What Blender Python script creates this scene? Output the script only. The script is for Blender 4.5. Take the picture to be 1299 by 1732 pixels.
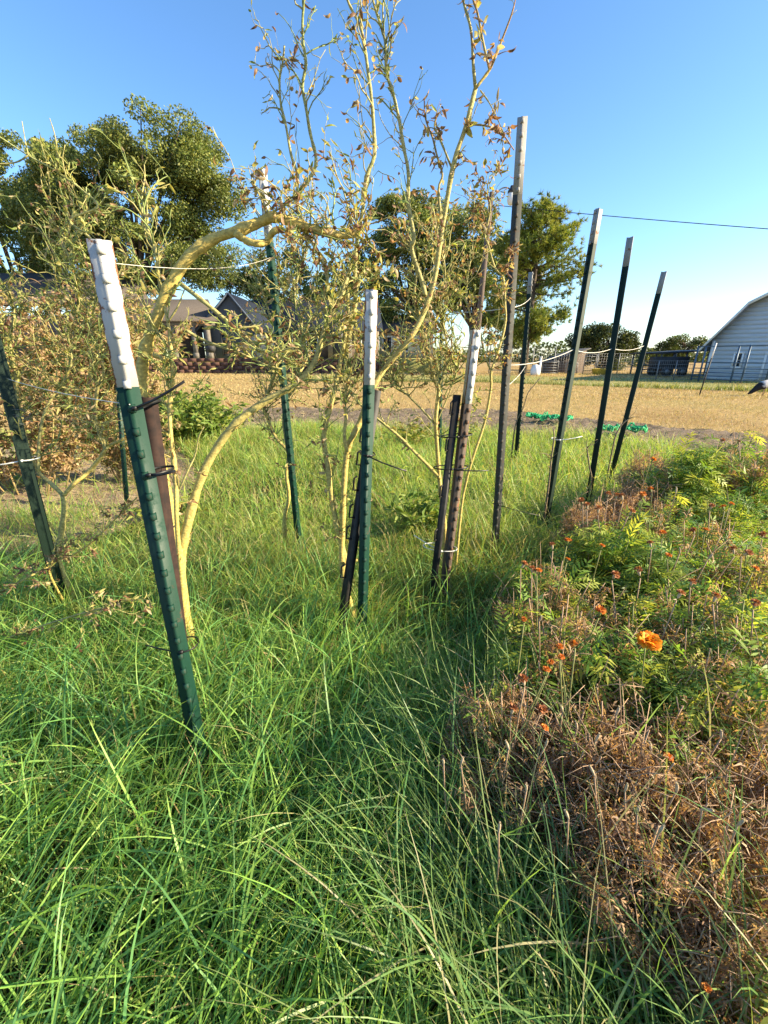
import bpy, math, random
import numpy as np
from mathutils import Vector, Matrix

# ------------------------------------------------------------------ camera, sky, sun, exposure
scene = bpy.context.scene
for o in list(bpy.data.objects):
    bpy.data.objects.remove(o)
col = scene.collection
R = math.radians
CAM_H, FPX, PITCH, PW, PH = 1.3, 720.0, R(20.0), 1299.0, 1732.0
cd = bpy.data.cameras.new('camera')
cam = bpy.data.objects.new('camera', cd)
col.objects.link(cam)
cam.location = (0, 0, CAM_H)
cam.rotation_euler = (R(90) - PITCH, 0, 0)
cd.sensor_fit = 'HORIZONTAL'
cd.sensor_width = 36.0
cd.lens = 36.0 * FPX / PW
cd.clip_start = 0.02
cd.clip_end = 2000
scene.camera = cam

SUN_AZ, SUN_EL = R(98), R(24)          # azimuth clockwise from +Y
world = bpy.data.worlds.new('World')
scene.world = world
world.use_nodes = True
wn = world.node_tree.nodes
bg = wn['Background']
sky = wn.new('ShaderNodeTexSky')
sky.sky_type = 'NISHITA'
sky.sun_disc = False
sky.sun_elevation = SUN_EL
sky.sun_rotation = SUN_AZ
sky.altitude = 100
sky.air_density = 1.0
sky.dust_density = 0.6
sky.ozone_density = 4.0
hsv = wn.new('ShaderNodeHueSaturation')          # deep clear-sky blue
hsv.inputs['Saturation'].default_value = 1.1
world.node_tree.links.new(sky.outputs[0], hsv.inputs['Color'])
world.node_tree.links.new(hsv.outputs[0], bg.inputs[0])
bg.inputs[1].default_value = 0.108
sd = bpy.data.lights.new('sun', 'SUN')
sun = bpy.data.objects.new('sun', sd)
col.objects.link(sun)
sdir = Vector((math.sin(SUN_AZ) * math.cos(SUN_EL), math.cos(SUN_AZ) * math.cos(SUN_EL), math.sin(SUN_EL)))
sun.rotation_euler = sdir.to_track_quat('Z', 'Y').to_euler()
sun.location = (20, -12, 12)
sd.energy = 5.0
sd.angle = R(0.5)
sd.color = (1.0, 0.83, 0.56)
vs = scene.view_settings
vs.view_transform = 'Standard'
vs.look = 'None'
vs.gamma = 1.0
vs.use_curve_mapping = False
vs.exposure = 1.62
scene.render.engine = 'CYCLES'
scene.cycles.max_bounces = 4
scene.cycles.diffuse_bounces = 2
scene.cycles.transmission_bounces = 2
scene.cycles.glossy_bounces = 2

# ------------------------------------------------------------------ helpers
rnd = random.Random(11)
rng = np.random.default_rng(7)


def ray(px, py):
    u = (px - PW / 2) / FPX
    v = -(py - PH / 2) / FPX
    return Vector((u, math.cos(PITCH) + v * math.sin(PITCH), -math.sin(PITCH) + v * math.cos(PITCH)))


def gp(px, py, z=0.0):
    """point of the picture taken to the level z"""
    r = ray(px, py)
    return Vector((0, 0, CAM_H)) + r * ((z - CAM_H) / r.z)


def at(px, py, Y):
    """point of the picture at Y metres in front of the camera"""
    r = ray(px, py)
    return Vector((0, 0, CAM_H)) + r * (Y / r.y)


class MB:
    """collects vertices, faces and colours of one mesh"""

    def __init__(self):
        self.v, self.c, self.f, self.n = [], [], [], 0

    def add(self, V, F, C=(1, 1, 1)):
        V = np.asarray(V, dtype=np.float64).reshape(-1, 3)
        C = np.asarray(C, dtype=np.float64)
        if C.ndim == 1:
            C = np.tile(C[:3], (len(V), 1))
        for f in F:
            f = np.asarray(f, dtype=np.int64)
            if f.ndim == 1:
                f = f.reshape(1, -1)
            if len(f):
                self.f.append(f + self.n)
        self.v.append(V)
        self.c.append(C)
        self.n += len(V)

    def box(self, c, s, M=None, C=(1, 1, 1)):
        x, y, z = [k / 2 for k in s]
        P = np.array([(-x, -y, -z), (x, -y, -z), (x, y, -z), (-x, y, -z), (-x, -y, z), (x, -y, z), (x, y, z), (-x, y, z)])
        if M is not None:
            P = P @ np.array(M.to_3x3()).T
        self.add(P + np.array(c), [np.array([(0, 3, 2, 1), (4, 5, 6, 7), (0, 1, 5, 4), (1, 2, 6, 5), (2, 3, 7, 6), (3, 0, 4, 7)])], C)

    def tube(self, pts, rad, n=6, C=(1, 1, 1), C2=None, wob=0.0):
        P = np.array([tuple(p) for p in pts], dtype=float)
        m = len(P)
        if np.isscalar(rad):
            rad = [rad] * m
        rad = np.asarray(rad, float)
        T = np.gradient(P, axis=0)
        T /= np.linalg.norm(T, axis=1)[:, None] + 1e-9
        up = np.array((0, 0, 1.0)) if abs(T[0][2]) < 0.9 else np.array((1.0, 0, 0))
        N = np.cross(T[0], up)
        N /= np.linalg.norm(N)
        ang = np.arange(n) * 2 * math.pi / n
        V = np.zeros((m, n, 3))
        for i in range(m):
            N = N - T[i] * np.dot(N, T[i])
            N /= np.linalg.norm(N) + 1e-9
            B = np.cross(T[i], N)
            k = 1 + (rng.uniform(-wob, wob, n) if wob else 0)
            V[i] = P[i] + (np.cos(ang)[:, None] * N + np.sin(ang)[:, None] * B) * (rad[i] * k if wob == 0 else (rad[i] * k)[:, None])
        F = []
        a = np.arange(n)
        b = (a + 1) % n
        for i in range(m - 1):
            F.append(np.stack([i * n + a, i * n + b, (i + 1) * n + b, (i + 1) * n + a], 1))
        F = np.concatenate(F)
        V = np.concatenate([V.reshape(-1, 3), P[:1], P[-1:]])
        c0, c1 = m * n, m * n + 1
        caps = np.concatenate([np.stack([b, a, np.full(n, c0)], 1), np.stack([(m - 1) * n + a, (m - 1) * n + b, np.full(n, c1)], 1)])
        if C2 is not None:
            t = np.linspace(0, 1, m)[:, None]
            cc = np.repeat(np.array(C)[None] * (1 - t) + np.array(C2)[None] * t, n, axis=0)
            cc = np.concatenate([cc, [C], [C2]])
        else:
            cc = C
        self.add(V, [F, caps], cc)

    def prism(self, poly, z0, z1, M=None, C=(1, 1, 1)):
        """outline in local xy pushed along z, then placed with M"""
        n = len(poly)
        V = np.array([(x, y, z0) for x, y in poly] + [(x, y, z1) for x, y in poly], float)
        if M is not None:
            A = np.array(M)
            V = V @ A[:3, :3].T + A[:3, 3]
        a = np.arange(n)
        b = (a + 1) % n
        self.add(V, [np.stack([a, b, b + n, a + n], 1), a[::-1].copy(), a + n], C)

    def build(self, name, mat, parent=None, smooth=False, matrix=None):
        V = np.concatenate(self.v).astype(np.float32)
        C = np.concatenate(self.c).astype(np.float32)
        me = bpy.data.meshes.new(name)
        me.vertices.add(len(V))
        me.vertices.foreach_set('co', V.ravel())
        loops = np.concatenate([f.ravel() for f in self.f]).astype(np.int32)
        tot = np.concatenate([np.full(len(f), f.shape[1]) for f in self.f]).astype(np.int32)
        start = (np.cumsum(tot) - tot).astype(np.int32)
        me.loops.add(len(loops))
        me.loops.foreach_set('vertex_index', loops)
        me.polygons.add(len(tot))
        me.polygons.foreach_set('loop_start', start)
        me.polygons.foreach_set('loop_total', tot)
        if smooth:
            me.polygons.foreach_set('use_smooth', np.ones(len(tot), bool))
        at_ = me.color_attributes.new('Col', 'FLOAT_COLOR', 'POINT')
        at_.data.foreach_set('color', np.concatenate([C, np.ones((len(C), 1), np.float32)], 1).ravel())
        me.update(calc_edges=True)
        if mat:
            me.materials.append(mat)
        return link(name, me, parent, matrix)


def link(name, data, parent=None, matrix=None):
    o = bpy.data.objects.new(name, data)
    col.objects.link(o)
    if parent:
        o.parent = parent
    if matrix is not None:
        o.matrix_local = matrix
    return o


def empty(name, loc, label, cat, group=None, matrix=None):
    o = link(name, None)
    o.empty_display_size = 0.1
    if matrix is not None:
        o.matrix_world = matrix
    else:
        o.location = loc
    return tag(o, label, cat, group)


def tag(o, label=None, cat=None, group=None, kind=None):
    for k, v in (('label', label), ('category', cat), ('group', group), ('kind', kind)):
        if v:
            o[k] = v
    return o


def smooth_path(pts, k=4):
    """Catmull-Rom through the points"""
    P = [Vector(p) for p in pts]
    P = [P[0] * 2 - P[1]] + P + [P[-1] * 2 - P[-2]]
    out = []
    for i in range(1, len(P) - 2):
        for j in range(k):
            t = j / k
            a, b, c, d = P[i - 1], P[i], P[i + 1], P[i + 2]
            out.append(0.5 * ((2 * b) + (c - a) * t + (2 * a - 5 * b + 4 * c - d) * t * t + (3 * b - a - 3 * c + d) * t ** 3))
    out.append(P[-2])
    return out


# ------------------------------------------------------------------ materials
def nodes(name):
    m = bpy.data.materials.new(name)
    m.use_nodes = True
    nt = m.node_tree
    return m, nt, nt.nodes['Principled BSDF'], nt.nodes['Material Output']


def noise(nt, scale, detail=4, rough=0.6, coord='Object', vec=None, stretch=None):
    n = nt.nodes.new('ShaderNodeTexNoise')
    n.inputs['Scale'].default_value = scale
    n.inputs['Detail'].default_value = detail
    n.inputs['Roughness'].default_value = rough
    tc = nt.nodes.new('ShaderNodeTexCoord')
    src = tc.outputs[coord]
    if stretch:
        mp = nt.nodes.new('ShaderNodeMapping')
        mp.inputs['Scale'].default_value = stretch
        nt.links.new(src, mp.inputs[0])
        src = mp.outputs[0]
    nt.links.new(src, n.inputs['Vector'])
    return n.outputs['Fac']


def ramp(nt, fac, stops):
    r = nt.nodes.new('ShaderNodeValToRGB')
    e = r.color_ramp.elements
    while len(e) < len(stops):
        e.new(0.5)
    for k, (p, c) in zip(e, stops):
        k.position = p
        k.color = (*c, 1)
    nt.links.new(fac, r.inputs[0])
    return r.outputs[0]


def mixc(nt, fac, a, b, mode='MIX'):
    m = nt.nodes.new('ShaderNodeMix')
    m.data_type = 'RGBA'
    m.blend_type = mode
    for s, v in ((0, fac), (6, a), (7, b)):
        if hasattr(v, 'links'):
            nt.links.new(v, m.inputs[s])
        elif isinstance(v, (int, float)):
            m.inputs[s].default_value = v
        else:
            m.inputs[s].default_value = (*v, 1)
    return m.outputs[2]


def bump(nt, bsdf, h, dist, strength=1.0):
    b = nt.nodes.new('ShaderNodeBump')
    b.inputs['Distance'].default_value = dist
    b.inputs['Strength'].default_value = strength
    nt.links.new(h, b.inputs['Height'])
    nt.links.new(b.outputs[0], bsdf.inputs['Normal'])


def mat_two(name, a, b, scale=8, rough=0.8, bd=0.0, stretch=None, lo=0.35, hi=0.65, spec=0.3, metal=0.0, detail=5):
    m, nt, p, o = nodes(name)
    f = noise(nt, scale, detail, stretch=stretch)
    nt.links.new(ramp(nt, f, [(lo, a), (hi, b)]), p.inputs['Base Color'])
    p.inputs['Roughness'].default_value = rough
    p.inputs['Specular IOR Level'].default_value = spec
    p.inputs['Metallic'].default_value = metal
    if bd:
        bump(nt, p, f, bd)
    return m


def mat_leaf(name, transl=0.35, rough=0.5, spec=0.3, var=0.25, scale=30):
    """leaf: colour from the mesh, part of the light passes through"""
    m, nt, p, o = nodes(name)
    a = nt.nodes.new('ShaderNodeVertexColor')
    a.layer_name = 'Col'
    f = noise(nt, scale, 2)
    c = mixc(nt, 1.0, a.outputs[0], ramp(nt, f, [(0.3, (1 - var,) * 3), (0.7, (1 + var,) * 3)]), 'MULTIPLY')
    nt.links.new(c, p.inputs['Base Color'])
    p.inputs['Roughness'].default_value = rough
    p.inputs['Specular IOR Level'].default_value = spec
    t = nt.nodes.new('ShaderNodeBsdfTranslucent')
    nt.links.new(mixc(nt, 1.0, c, (1.15, 1.1, 0.55), 'MULTIPLY'), t.inputs[0])
    mx = nt.nodes.new('ShaderNodeMixShader')
    mx.inputs[0].default_value = transl
    nt.links.new(p.outputs[0], mx.inputs[1])
    nt.links.new(t.outputs[0], mx.inputs[2])
    nt.links.new(mx.outputs[0], o.inputs[0])
    return m


def mat_col(name, rough=0.7, spec=0.3, var=0.2, scale=40, bd=0.0, stretch=None):
    """opaque, colour from the mesh with some mottling"""
    m, nt, p, o = nodes(name)
    a = nt.nodes.new('ShaderNodeVertexColor')
    a.layer_name = 'Col'
    f = noise(nt, scale, 4, stretch=stretch)
    c = mixc(nt, 1.0, a.outputs[0], ramp(nt, f, [(0.3, (1 - var,) * 3), (0.7, (1 + var,) * 3)]), 'MULTIPLY')
    nt.links.new(c, p.inputs['Base Color'])
    p.inputs['Roughness'].default_value = rough
    p.inputs['Specular IOR Level'].default_value = spec
    if bd:
        bump(nt, p, f, bd)
    return m


def mat_paint(name, paint, rust, amount=0.62, rough=0.45, scale=14, dull=None, edge=False):
    """painted metal: mottled coat, scratches and rust showing through"""
    m, nt, p, o = nodes(name)
    f1 = noise(nt, scale, 8, 0.7)
    f2 = noise(nt, 60, 4, 0.6, stretch=(1, 1, 0.12))
    p.inputs['Specular IOR Level'].default_value = 0.3
    base = mixc(nt, f2, tuple(k * 0.8 for k in paint), dull or tuple(min(1, k * 1.15) for k in paint))
    msk = ramp(nt, f1, [(amount, (0, 0, 0)), (amount + 0.05, (1, 1, 1))])
    if edge:            # bare rusty flange edges
        tc = nt.nodes.new('ShaderNodeTexCoord')
        sx = nt.nodes.new('ShaderNodeSeparateXYZ')
        nt.links.new(tc.outputs['Object'], sx.inputs[0])
        ab = nt.nodes.new('ShaderNodeMath')
        ab.operation = 'ABSOLUTE'
        nt.links.new(sx.outputs[0], ab.inputs[0])
        ml = nt.nodes.new('ShaderNodeMath')
        ml.operation = 'MULTIPLY_ADD'
        ml.inputs[1].default_value = 40.0
        nt.links.new(ab.outputs[0], ml.inputs[0])
        nt.links.new(noise(nt, 18, 5, 0.7, stretch=(.3, .3, 1)), ml.inputs[2])
        gt = nt.nodes.new('ShaderNodeMapRange')
        gt.inputs['From Min'].default_value = 1.36
        gt.inputs['From Max'].default_value = 1.41
        nt.links.new(ml.outputs[0], gt.inputs['Value'])
        msk = mixc(nt, gt.outputs[0], msk, (1, 1, 1))
    nt.links.new(mixc(nt, msk, base, rust), p.inputs['Base Color'])
    nt.links.new(ramp(nt, f1, [(amount - 0.1, (rough,) * 3), (amount + 0.05, (0.9,) * 3)]), p.inputs['Roughness'])
    bump(nt, p, f1, 0.0006)
    return m


M = {}
M['grass'] = mat_leaf('grass_blade', 0.5, 0.42, 0.35, 0.15, 12)
M['dry_grass'] = mat_leaf('dry_grass_blade', 0.25, 0.7, 0.2, 0.15, 3)
M['leaf'] = mat_leaf('leaf', 0.48, 0.5, 0.3, 0.2, 60)
M['tree_leaf'] = mat_leaf('tree_leaf', 0.3, 0.5, 0.25, 0.3, 0.6)
M['stem'] = mat_col('plant_stem', 0.65, 0.25, 0.42, 70, 0.003, stretch=(1, 1, 1.6))
M['twig'] = mat_col('plant_twig', 0.65, 0.25, 0.2, 60)
M['petal'] = mat_leaf('petal', 0.3, 0.6, 0.2, 0.15, 200)
M['green_paint'] = mat_paint('green_post_paint', (0.007, 0.038, 0.024), (0.07, 0.045, 0.03), 0.60, 0.5)
M['white_paint'] = mat_paint('white_post_paint', (0.46, 0.46, 0.44), (0.20, 0.085, 0.04), 0.62, 0.55, 26, edge=True)
M['old_white'] = mat_paint('weathered_white_paint', (0.27, 0.27, 0.262), (0.20, 0.10, 0.05), 0.60, 0.65, 25)
M['shaded_green_paint'] = mat_paint('shaded_green_post_paint', (0.007, 0.021, 0.013), (0.05, 0.035, 0.025), 0.66, 0.68)  # darker copy of the green; shade on these posts is put into the colour
M['grey_paint'] = mat_paint('weathered_grey_post', (0.055, 0.058, 0.052), (0.10, 0.06, 0.04), 0.58, 0.7)
M['brown_paint'] = mat_paint('rusty_brown_post', (0.075, 0.057, 0.043), (0.16, 0.08, 0.04), 0.55, 0.75)
M['rust'] = mat_two('rusty_steel', (0.013, 0.008, 0.007), (0.035, 0.018, 0.013), 30, 0.85, 0.0008)
M['black'] = mat_two('black_steel', (0.012, 0.012, 0.012), (0.03, 0.028, 0.026), 30, 0.55, 0.0005)
M['tie_black'] = mat_two('black_plastic', (0.012, 0.012, 0.012), (0.022, 0.022, 0.022), 20, 0.4)
M['tie_white'] = mat_two('white_plastic', (0.62, 0.62, 0.58), (0.75, 0.75, 0.7), 20, 0.45)
M['string'] = mat_two('pale_twine', (0.55, 0.53, 0.47), (0.75, 0.72, 0.64), 90, 0.9)
M['wood'] = mat_two('weathered_wood', (0.07, 0.05, 0.04), (0.16, 0.125, 0.10), 6, 0.9, 0.004, stretch=(6, 6, 0.4))
M['bark'] = mat_two('bark', (0.045, 0.035, 0.026), (0.12, 0.095, 0.07), 3, 0.95, 0.03, stretch=(3, 3, 0.6))
# ------------------------------------------------------------------ ground, soil, lawn
def mat_field():
    m, nt, p, o = nodes('dry_field')
    f1 = noise(nt, 0.35, 6, 0.65)
    f2 = noise(nt, 9, 6, 0.7, stretch=(0.5, 1.6, 1))
    a = ramp(nt, f1, [(0.35, (0.34, 0.225, 0.095)), (0.5, (0.44, 0.31, 0.14)), (0.68, (0.33, 0.265, 0.10))])
    c = mixc(nt, 1.0, a, ramp(nt, f2, [(0.25, (0.55, 0.55, 0.5)), (0.7, (1.15, 1.12, 1.05))]), 'MULTIPLY')
    nt.links.new(c, p.inputs['Base Color'])
    p.inputs['Roughness'].default_value = 0.95
    p.inputs['Specular IOR Level'].default_value = 0.1
    bump(nt, p, f2, 0.05)
    return m


def mat_soil(name, a, b, c2, sc=5):
    m, nt, p, o = nodes(name)
    f1 = noise(nt, sc, 10, 0.72)
    f2 = noise(nt, sc * 7, 6, 0.7)
    a = ramp(nt, f1, [(0.3, a), (0.55, b), (0.75, c2)])
    nt.links.new(mixc(nt, 1.0, a, ramp(nt, f2, [(0.25, (0.6, 0.6, 0.6)), (0.75, (1.2, 1.2, 1.2))]), 'MULTIPLY'), p.inputs['Base Color'])
    p.inputs['Roughness'].default_value = 1.0
    p.inputs['Specular IOR Level'].default_value = 0.1
    bump(nt, p, f2, 0.02)
    return m


def sheet(name, poly, mat, z, step=0.0, amp=0.0, seed=1):
    """flat polygon, or a lumpy grid clipped to the polygon"""
    P = np.array([(p[0], p[1]) for p in poly], float)
    mb = MB()
    if not step:
        mb.add(np.c_[P, np.full(len(P), z)], [np.arange(len(P))])
    else:
        x0, y0 = P.min(0)
        x1, y1 = P.max(0)
        nx, ny = int((x1 - x0) / step) + 2, int((y1 - y0) / step) + 2
        gx, gy = np.meshgrid(x0 + np.arange(nx) * step, y0 + np.arange(ny) * step, indexing='ij')
        r = np.random.default_rng(seed)
        h = np.zeros_like(gx)
        for s, w in ((1, 1.0), (2, 0.8), (5, 0.7)):
            n = r.random((nx // s + 3, ny // s + 3))
            ii, jj = np.arange(nx) / s, np.arange(ny) / s
            i0, j0 = ii.astype(int), jj.astype(int)
            a, b = (ii - i0)[:, None], (jj - j0)[None]
            h += w * ((n[i0][:, j0] * (1 - a) + n[i0 + 1][:, j0] * a) * (1 - b) + (n[i0][:, j0 + 1] * (1 - a) + n[i0 + 1][:, j0 + 1] * a) * b)
        h = h / 2.5
        ins = inside(gx, gy, P)
        k = ins[:-1, :-1] & ins[1:, :-1] & ins[1:, 1:] & ins[:-1, 1:]
        idx = np.arange(nx * ny).reshape(nx, ny)
        F = np.stack([idx[:-1, :-1][k], idx[1:, :-1][k], idx[1:, 1:][k], idx[:-1, 1:][k]], 1)
        V = np.stack([gx + r.uniform(-.3, .3, gx.shape) * step, gy + r.uniform(-.3, .3, gx.shape) * step, z + h * amp], 2).reshape(-1, 3)
        used = np.unique(F)
        re = np.full(nx * ny, -1)
        re[used] = np.arange(len(used))
        mb.add(V[used], [re[F]])
    return tag(mb.build(name, mat, smooth=bool(step)), kind='structure')


def inside(x, y, P):
    r = np.zeros(np.shape(x), bool)
    n = len(P)
    for i in range(n):
        xa, ya = P[i]
        xb, yb = P[(i + 1) % n]
        r ^= ((ya > y) != (yb > y)) & (x < (xb - xa) * (y - ya) / (yb - ya + 1e-12) + xa)
    return r


M['field'] = mat_field()
M['soil'] = mat_soil('tilled_soil', (0.11, 0.085, 0.06), (0.24, 0.185, 0.13), (0.36, 0.28, 0.19))
M['bare'] = mat_soil('pale_dry_soil', (0.22, 0.155, 0.10), (0.38, 0.29, 0.195), (0.52, 0.42, 0.29), 7)
M['thatch'] = mat_soil('soil_under_grass', (0.035, 0.04, 0.018), (0.07, 0.075, 0.032), (0.13, 0.12, 0.055), 9)
M['lawn'] = mat_two('lawn_green', (0.20, 0.22, 0.055), (0.31, 0.27, 0.095), 0.8, 0.95, 0.02, detail=9)

sheet('ground', [(-900, -900), (900, -900), (900, 900), (-900, 900)], M['field'], 0.0)
GRASS_P = [(-7, -2.5), (7, -2.5), (7, 4.6), (5.2, 5.4), (4.0, 6.2), (3.0, 7.2), (0.5, 7.6), (-1.2, 8.3), (-3.2, 8.2), (-7, 7.0)]
sheet('garden_soil', GRASS_P, M['thatch'], 0.004)
sheet('tilled_strip', [(-6, 7.2), (-1.2, 8.1), (0.5, 7.4), (3.0, 7.0), (4.0, 6.0), (5.2, 5.2), (8.5, 4.4), (9.5, 5.4), (6.4, 7.1), (4.6, 8.8), (2.8, 11.0), (-3.2, 11.4), (-7, 9.6)], M['soil'], 0.006, 0.09, 0.12, 3)
BARE_P = [(-7, 2.55), (-2.3, 2.6), (-2.0, 3.0), (-1.8, 3.7), (-2.0, 4.5), (-2.5, 5.5), (-3.4, 6.6), (-7, 6.2)]
sheet('bare_soil', BARE_P, M['bare'], 0.010, 0.06, 0.06, 5)
LAWN_P = [(-7, 25.5), (5.5, 24.5), (12, 19.6), (19, 15.4), (26, 13.0), (27, 20), (20, 26), (9.5, 33), (-7, 35)]
sheet('lawn_strip', LAWN_P, M['lawn'], 0.004)


# ------------------------------------------------------------------ grass blades
def blades(mb, x, y, L, W, tilt, bend, az, c0, c1, seg=4, side=None, z0=0.0, zmin=0.01):
    n = len(x)
    if side is None:
        side = rng.normal(0, 0.5, n)
    s = np.linspace(0, 1, seg + 1)
    P = np.zeros((n, seg + 1, 3))
    P[:, 0, 0], P[:, 0, 1], P[:, 0, 2] = x, y, z0
    for i in range(1, seg + 1):
        sm = (s[i] + s[i - 1]) / 2
        th = tilt + bend * sm ** 1.3
        a = az + side * sm
        d = (L / seg)
        P[:, i, 0] = P[:, i - 1, 0] + np.sin(th) * np.cos(a) * d
        P[:, i, 1] = P[:, i - 1, 1] + np.sin(th) * np.sin(a) * d
        P[:, i, 2] = np.maximum(P[:, i - 1, 2] + np.cos(th) * d, zmin)
    tw = rng.normal(0, 0.6, n)
    wx, wy, wz = -np.sin(az) * np.cos(tw), np.cos(az) * np.cos(tw), np.sin(tw)
    Wd = np.stack([wx, wy, wz], 1)
    prof = np.array([0.75] + [1 - 0.75 * (k / seg) ** 2 for k in range(1, seg)])
    V = np.zeros((n, 2 * seg + 1, 3))
    for i in range(seg):
        off = Wd * (W * prof[i] / 2)[:, None]
        V[:, 2 * i] = P[:, i] - off
        V[:, 2 * i + 1] = P[:, i] + off
    V[:, 2 * seg] = P[:, seg]
    k = 2 * seg + 1
    base = (np.arange(n) * k)[:, None]
    Q = []
    for i in range(seg - 1):
        Q.append(base + np.array([2 * i, 2 * i + 1, 2 * i + 3, 2 * i + 2])[None])
    T = base + np.array([2 * seg - 2, 2 * seg - 1, 2 * seg])[None]
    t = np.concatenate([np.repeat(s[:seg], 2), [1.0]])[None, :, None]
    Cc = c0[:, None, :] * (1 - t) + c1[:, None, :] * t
    F = [T]
    if Q:
        F = [np.concatenate(Q), T]
    mb.add(V.reshape(-1, 3), F, Cc.reshape(-1, 3))


def vnoise(x, y, sc, seed):
    r = np.random.default_rng(seed)
    g = r.random((64, 64))
    u, v = (x * sc) % 63, (y * sc) % 63
    i, j = u.astype(int), v.astype(int)
    a, b = u - i, v - j
    a, b = a * a * (3 - 2 * a), b * b * (3 - 2 * b)
    return (g[i, j] * (1 - a) + g[i + 1, j] * a) * (1 - b) + (g[i, j + 1] * (1 - a) + g[i + 1, j + 1] * a) * b


# left edge of the flower bed, from the picture
BED = [gp(*q) for q in ((700, 1731, 0.0), (730, 1500, 0.05), (775, 1290, 0.1), (850, 1160, 0.15), (870, 1010, 0.2), (950, 890, 0.25), (1010, 830, 0.3), (1060, 790, 0.35))]


def bed_x(y):
    ys = [-3.0] + [p.y for p in BED] + [6.0]
    xs = [0.0] + [p.x for p in BED] + [4.2]
    return np.interp(y, ys, xs)


GREENS = np.array([(0.175, 0.28, 0.055), (0.22, 0.32, 0.07), (0.13, 0.25, 0.07), (0.28, 0.345, 0.085), (0.12, 0.235, 0.075), (0.33, 0.36, 0.11)])
STRAW = np.array([(0.42, 0.34, 0.17), (0.50, 0.43, 0.25), (0.33, 0.27, 0.12)])


def pick(A, n, j=0.12):
    return A[rng.integers(0, len(A), n)] * (1 + rng.normal(0, j, (n, 1)))


def scatter(n, x0, x1, y0, y1, keep):
    x, y = rng.uniform(x0, x1, n), rng.uniform(y0, y1, n)
    k = keep(x, y) & (np.abs(x) < 0.62 + y * 1.12)
    return x[k], y[k]


GP = np.array([(p[0], p[1]) for p in GRASS_P])
BP = np.array([(p[0], p[1]) for p in BARE_P])


def keep_grass(x, y):
    k = inside(x, y, GP)
    bed = (x > bed_x(y) + 0.08 * (vnoise(x, y, 5, 3) - 0.5))
    k &= ~bed | (rng.random(len(x)) < np.where(y < 0.8, 0.75, 0.08))
    bare = inside(x, y, BP)
    k &= ~bare | (rng.random(len(x)) < 0.10 + 0.9 * np.clip(vnoise(x, y, 1.6, 9) - 0.55, 0, 1))
    return k


g = MB()
# fine turf, near then far
for (n, y0, y1, xw, lm, wm, seg) in ((42000, 0.1, 1.5, 2.3, 0.21, 0.0034, 5), (78000, 1.4, 3.4, 4.2, 0.22, 0.0040, 4), (100000, 3.3, 8.4, 7.0, 0.24, 0.0062, 3)):
    x, y = scatter(n, -xw, xw, y0, y1, keep_grass)
    m = len(x)
    hz = 0.55 + 0.9 * vnoise(x, y, 1.7, 4)
    L = lm * hz * rng.uniform(0.55, 1.35, m)
    tone = vnoise(x, y, 0.9, 6)[:, None]
    c = pick(GREENS, m) * (0.85 + 0.35 * tone)
    c = c * np.where(y > 2.6, 1.35, 1.0)[:, None] * np.where((y > 2.2)[:, None], np.array([[1.02, 1.06, 1.0]]), 1.0)  # farther turf lightened: its sunlit look is put into the blade colour
    c = c * np.where((y < 1.7)[:, None], np.array([[1.16, 1.40, 1.5]]), 1.0)  # near turf tinted cooler: bluish shade painted into the blades
    dry = rng.random(m) < np.where(y > 2.4, 0.17, 0.07)
    c[dry] = pick(STRAW, dry.sum())
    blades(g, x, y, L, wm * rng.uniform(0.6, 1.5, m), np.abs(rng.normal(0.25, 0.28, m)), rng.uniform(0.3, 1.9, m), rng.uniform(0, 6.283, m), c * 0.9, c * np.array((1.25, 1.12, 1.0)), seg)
# long broad blades that lie over one another in front
x, y = scatter(9500, -2.6, 1.4, 0.12, 2.2, keep_grass)
k = rng.random(len(x)) < np.where(x < -0.1, 1.0, 0.35)
x, y = x[k], y[k]
m = len(x)
c = pick(GREENS[[0, 1, 2, 4]], m) * np.array((1.16, 1.42, 1.55))  # cool tint of the foreground shade, put into the blade colour
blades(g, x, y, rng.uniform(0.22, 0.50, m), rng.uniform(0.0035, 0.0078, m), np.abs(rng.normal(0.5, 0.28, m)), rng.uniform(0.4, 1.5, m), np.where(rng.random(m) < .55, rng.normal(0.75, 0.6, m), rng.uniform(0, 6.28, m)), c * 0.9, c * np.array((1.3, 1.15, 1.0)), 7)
# a few rough tufts further back
x, y = scatter(9000, -4, 4.5, 2.0, 7.5, lambda a, b: keep_grass(a, b) & (vnoise(a, b, 1.1, 21) > 0.55))
m = len(x)
c = pick(GREENS[[1, 3, 5]], m)
blades(g, x, y, rng.uniform(0.28, 0.5, m), rng.uniform(0.004, 0.008, m), np.abs(rng.normal(0.2, 0.2, m)), rng.uniform(0.4, 1.8, m), rng.uniform(0, 6.28, m), c, c * 1.2, 5)
# thin pale seed stalks
x, y = scatter(900, -3, 3, 0.7, 5, lambda a, b: inside(a, b, GP))
m = len(x)
c = pick(STRAW, m) * np.array((0.95, 1.05, 0.85))
blades(g, x, y, rng.uniform(0.3, 0.52, m), rng.uniform(0.0016, 0.003, m), np.abs(rng.normal(0.3, 0.3, m)), rng.uniform(0.2, 1.5, m), rng.uniform(0, 6.28, m), c, c * 1.1, 6)
tag(g.build('grass', M['grass']), 'uncut green grass growing between the posts', 'grass', kind='stuff')

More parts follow.
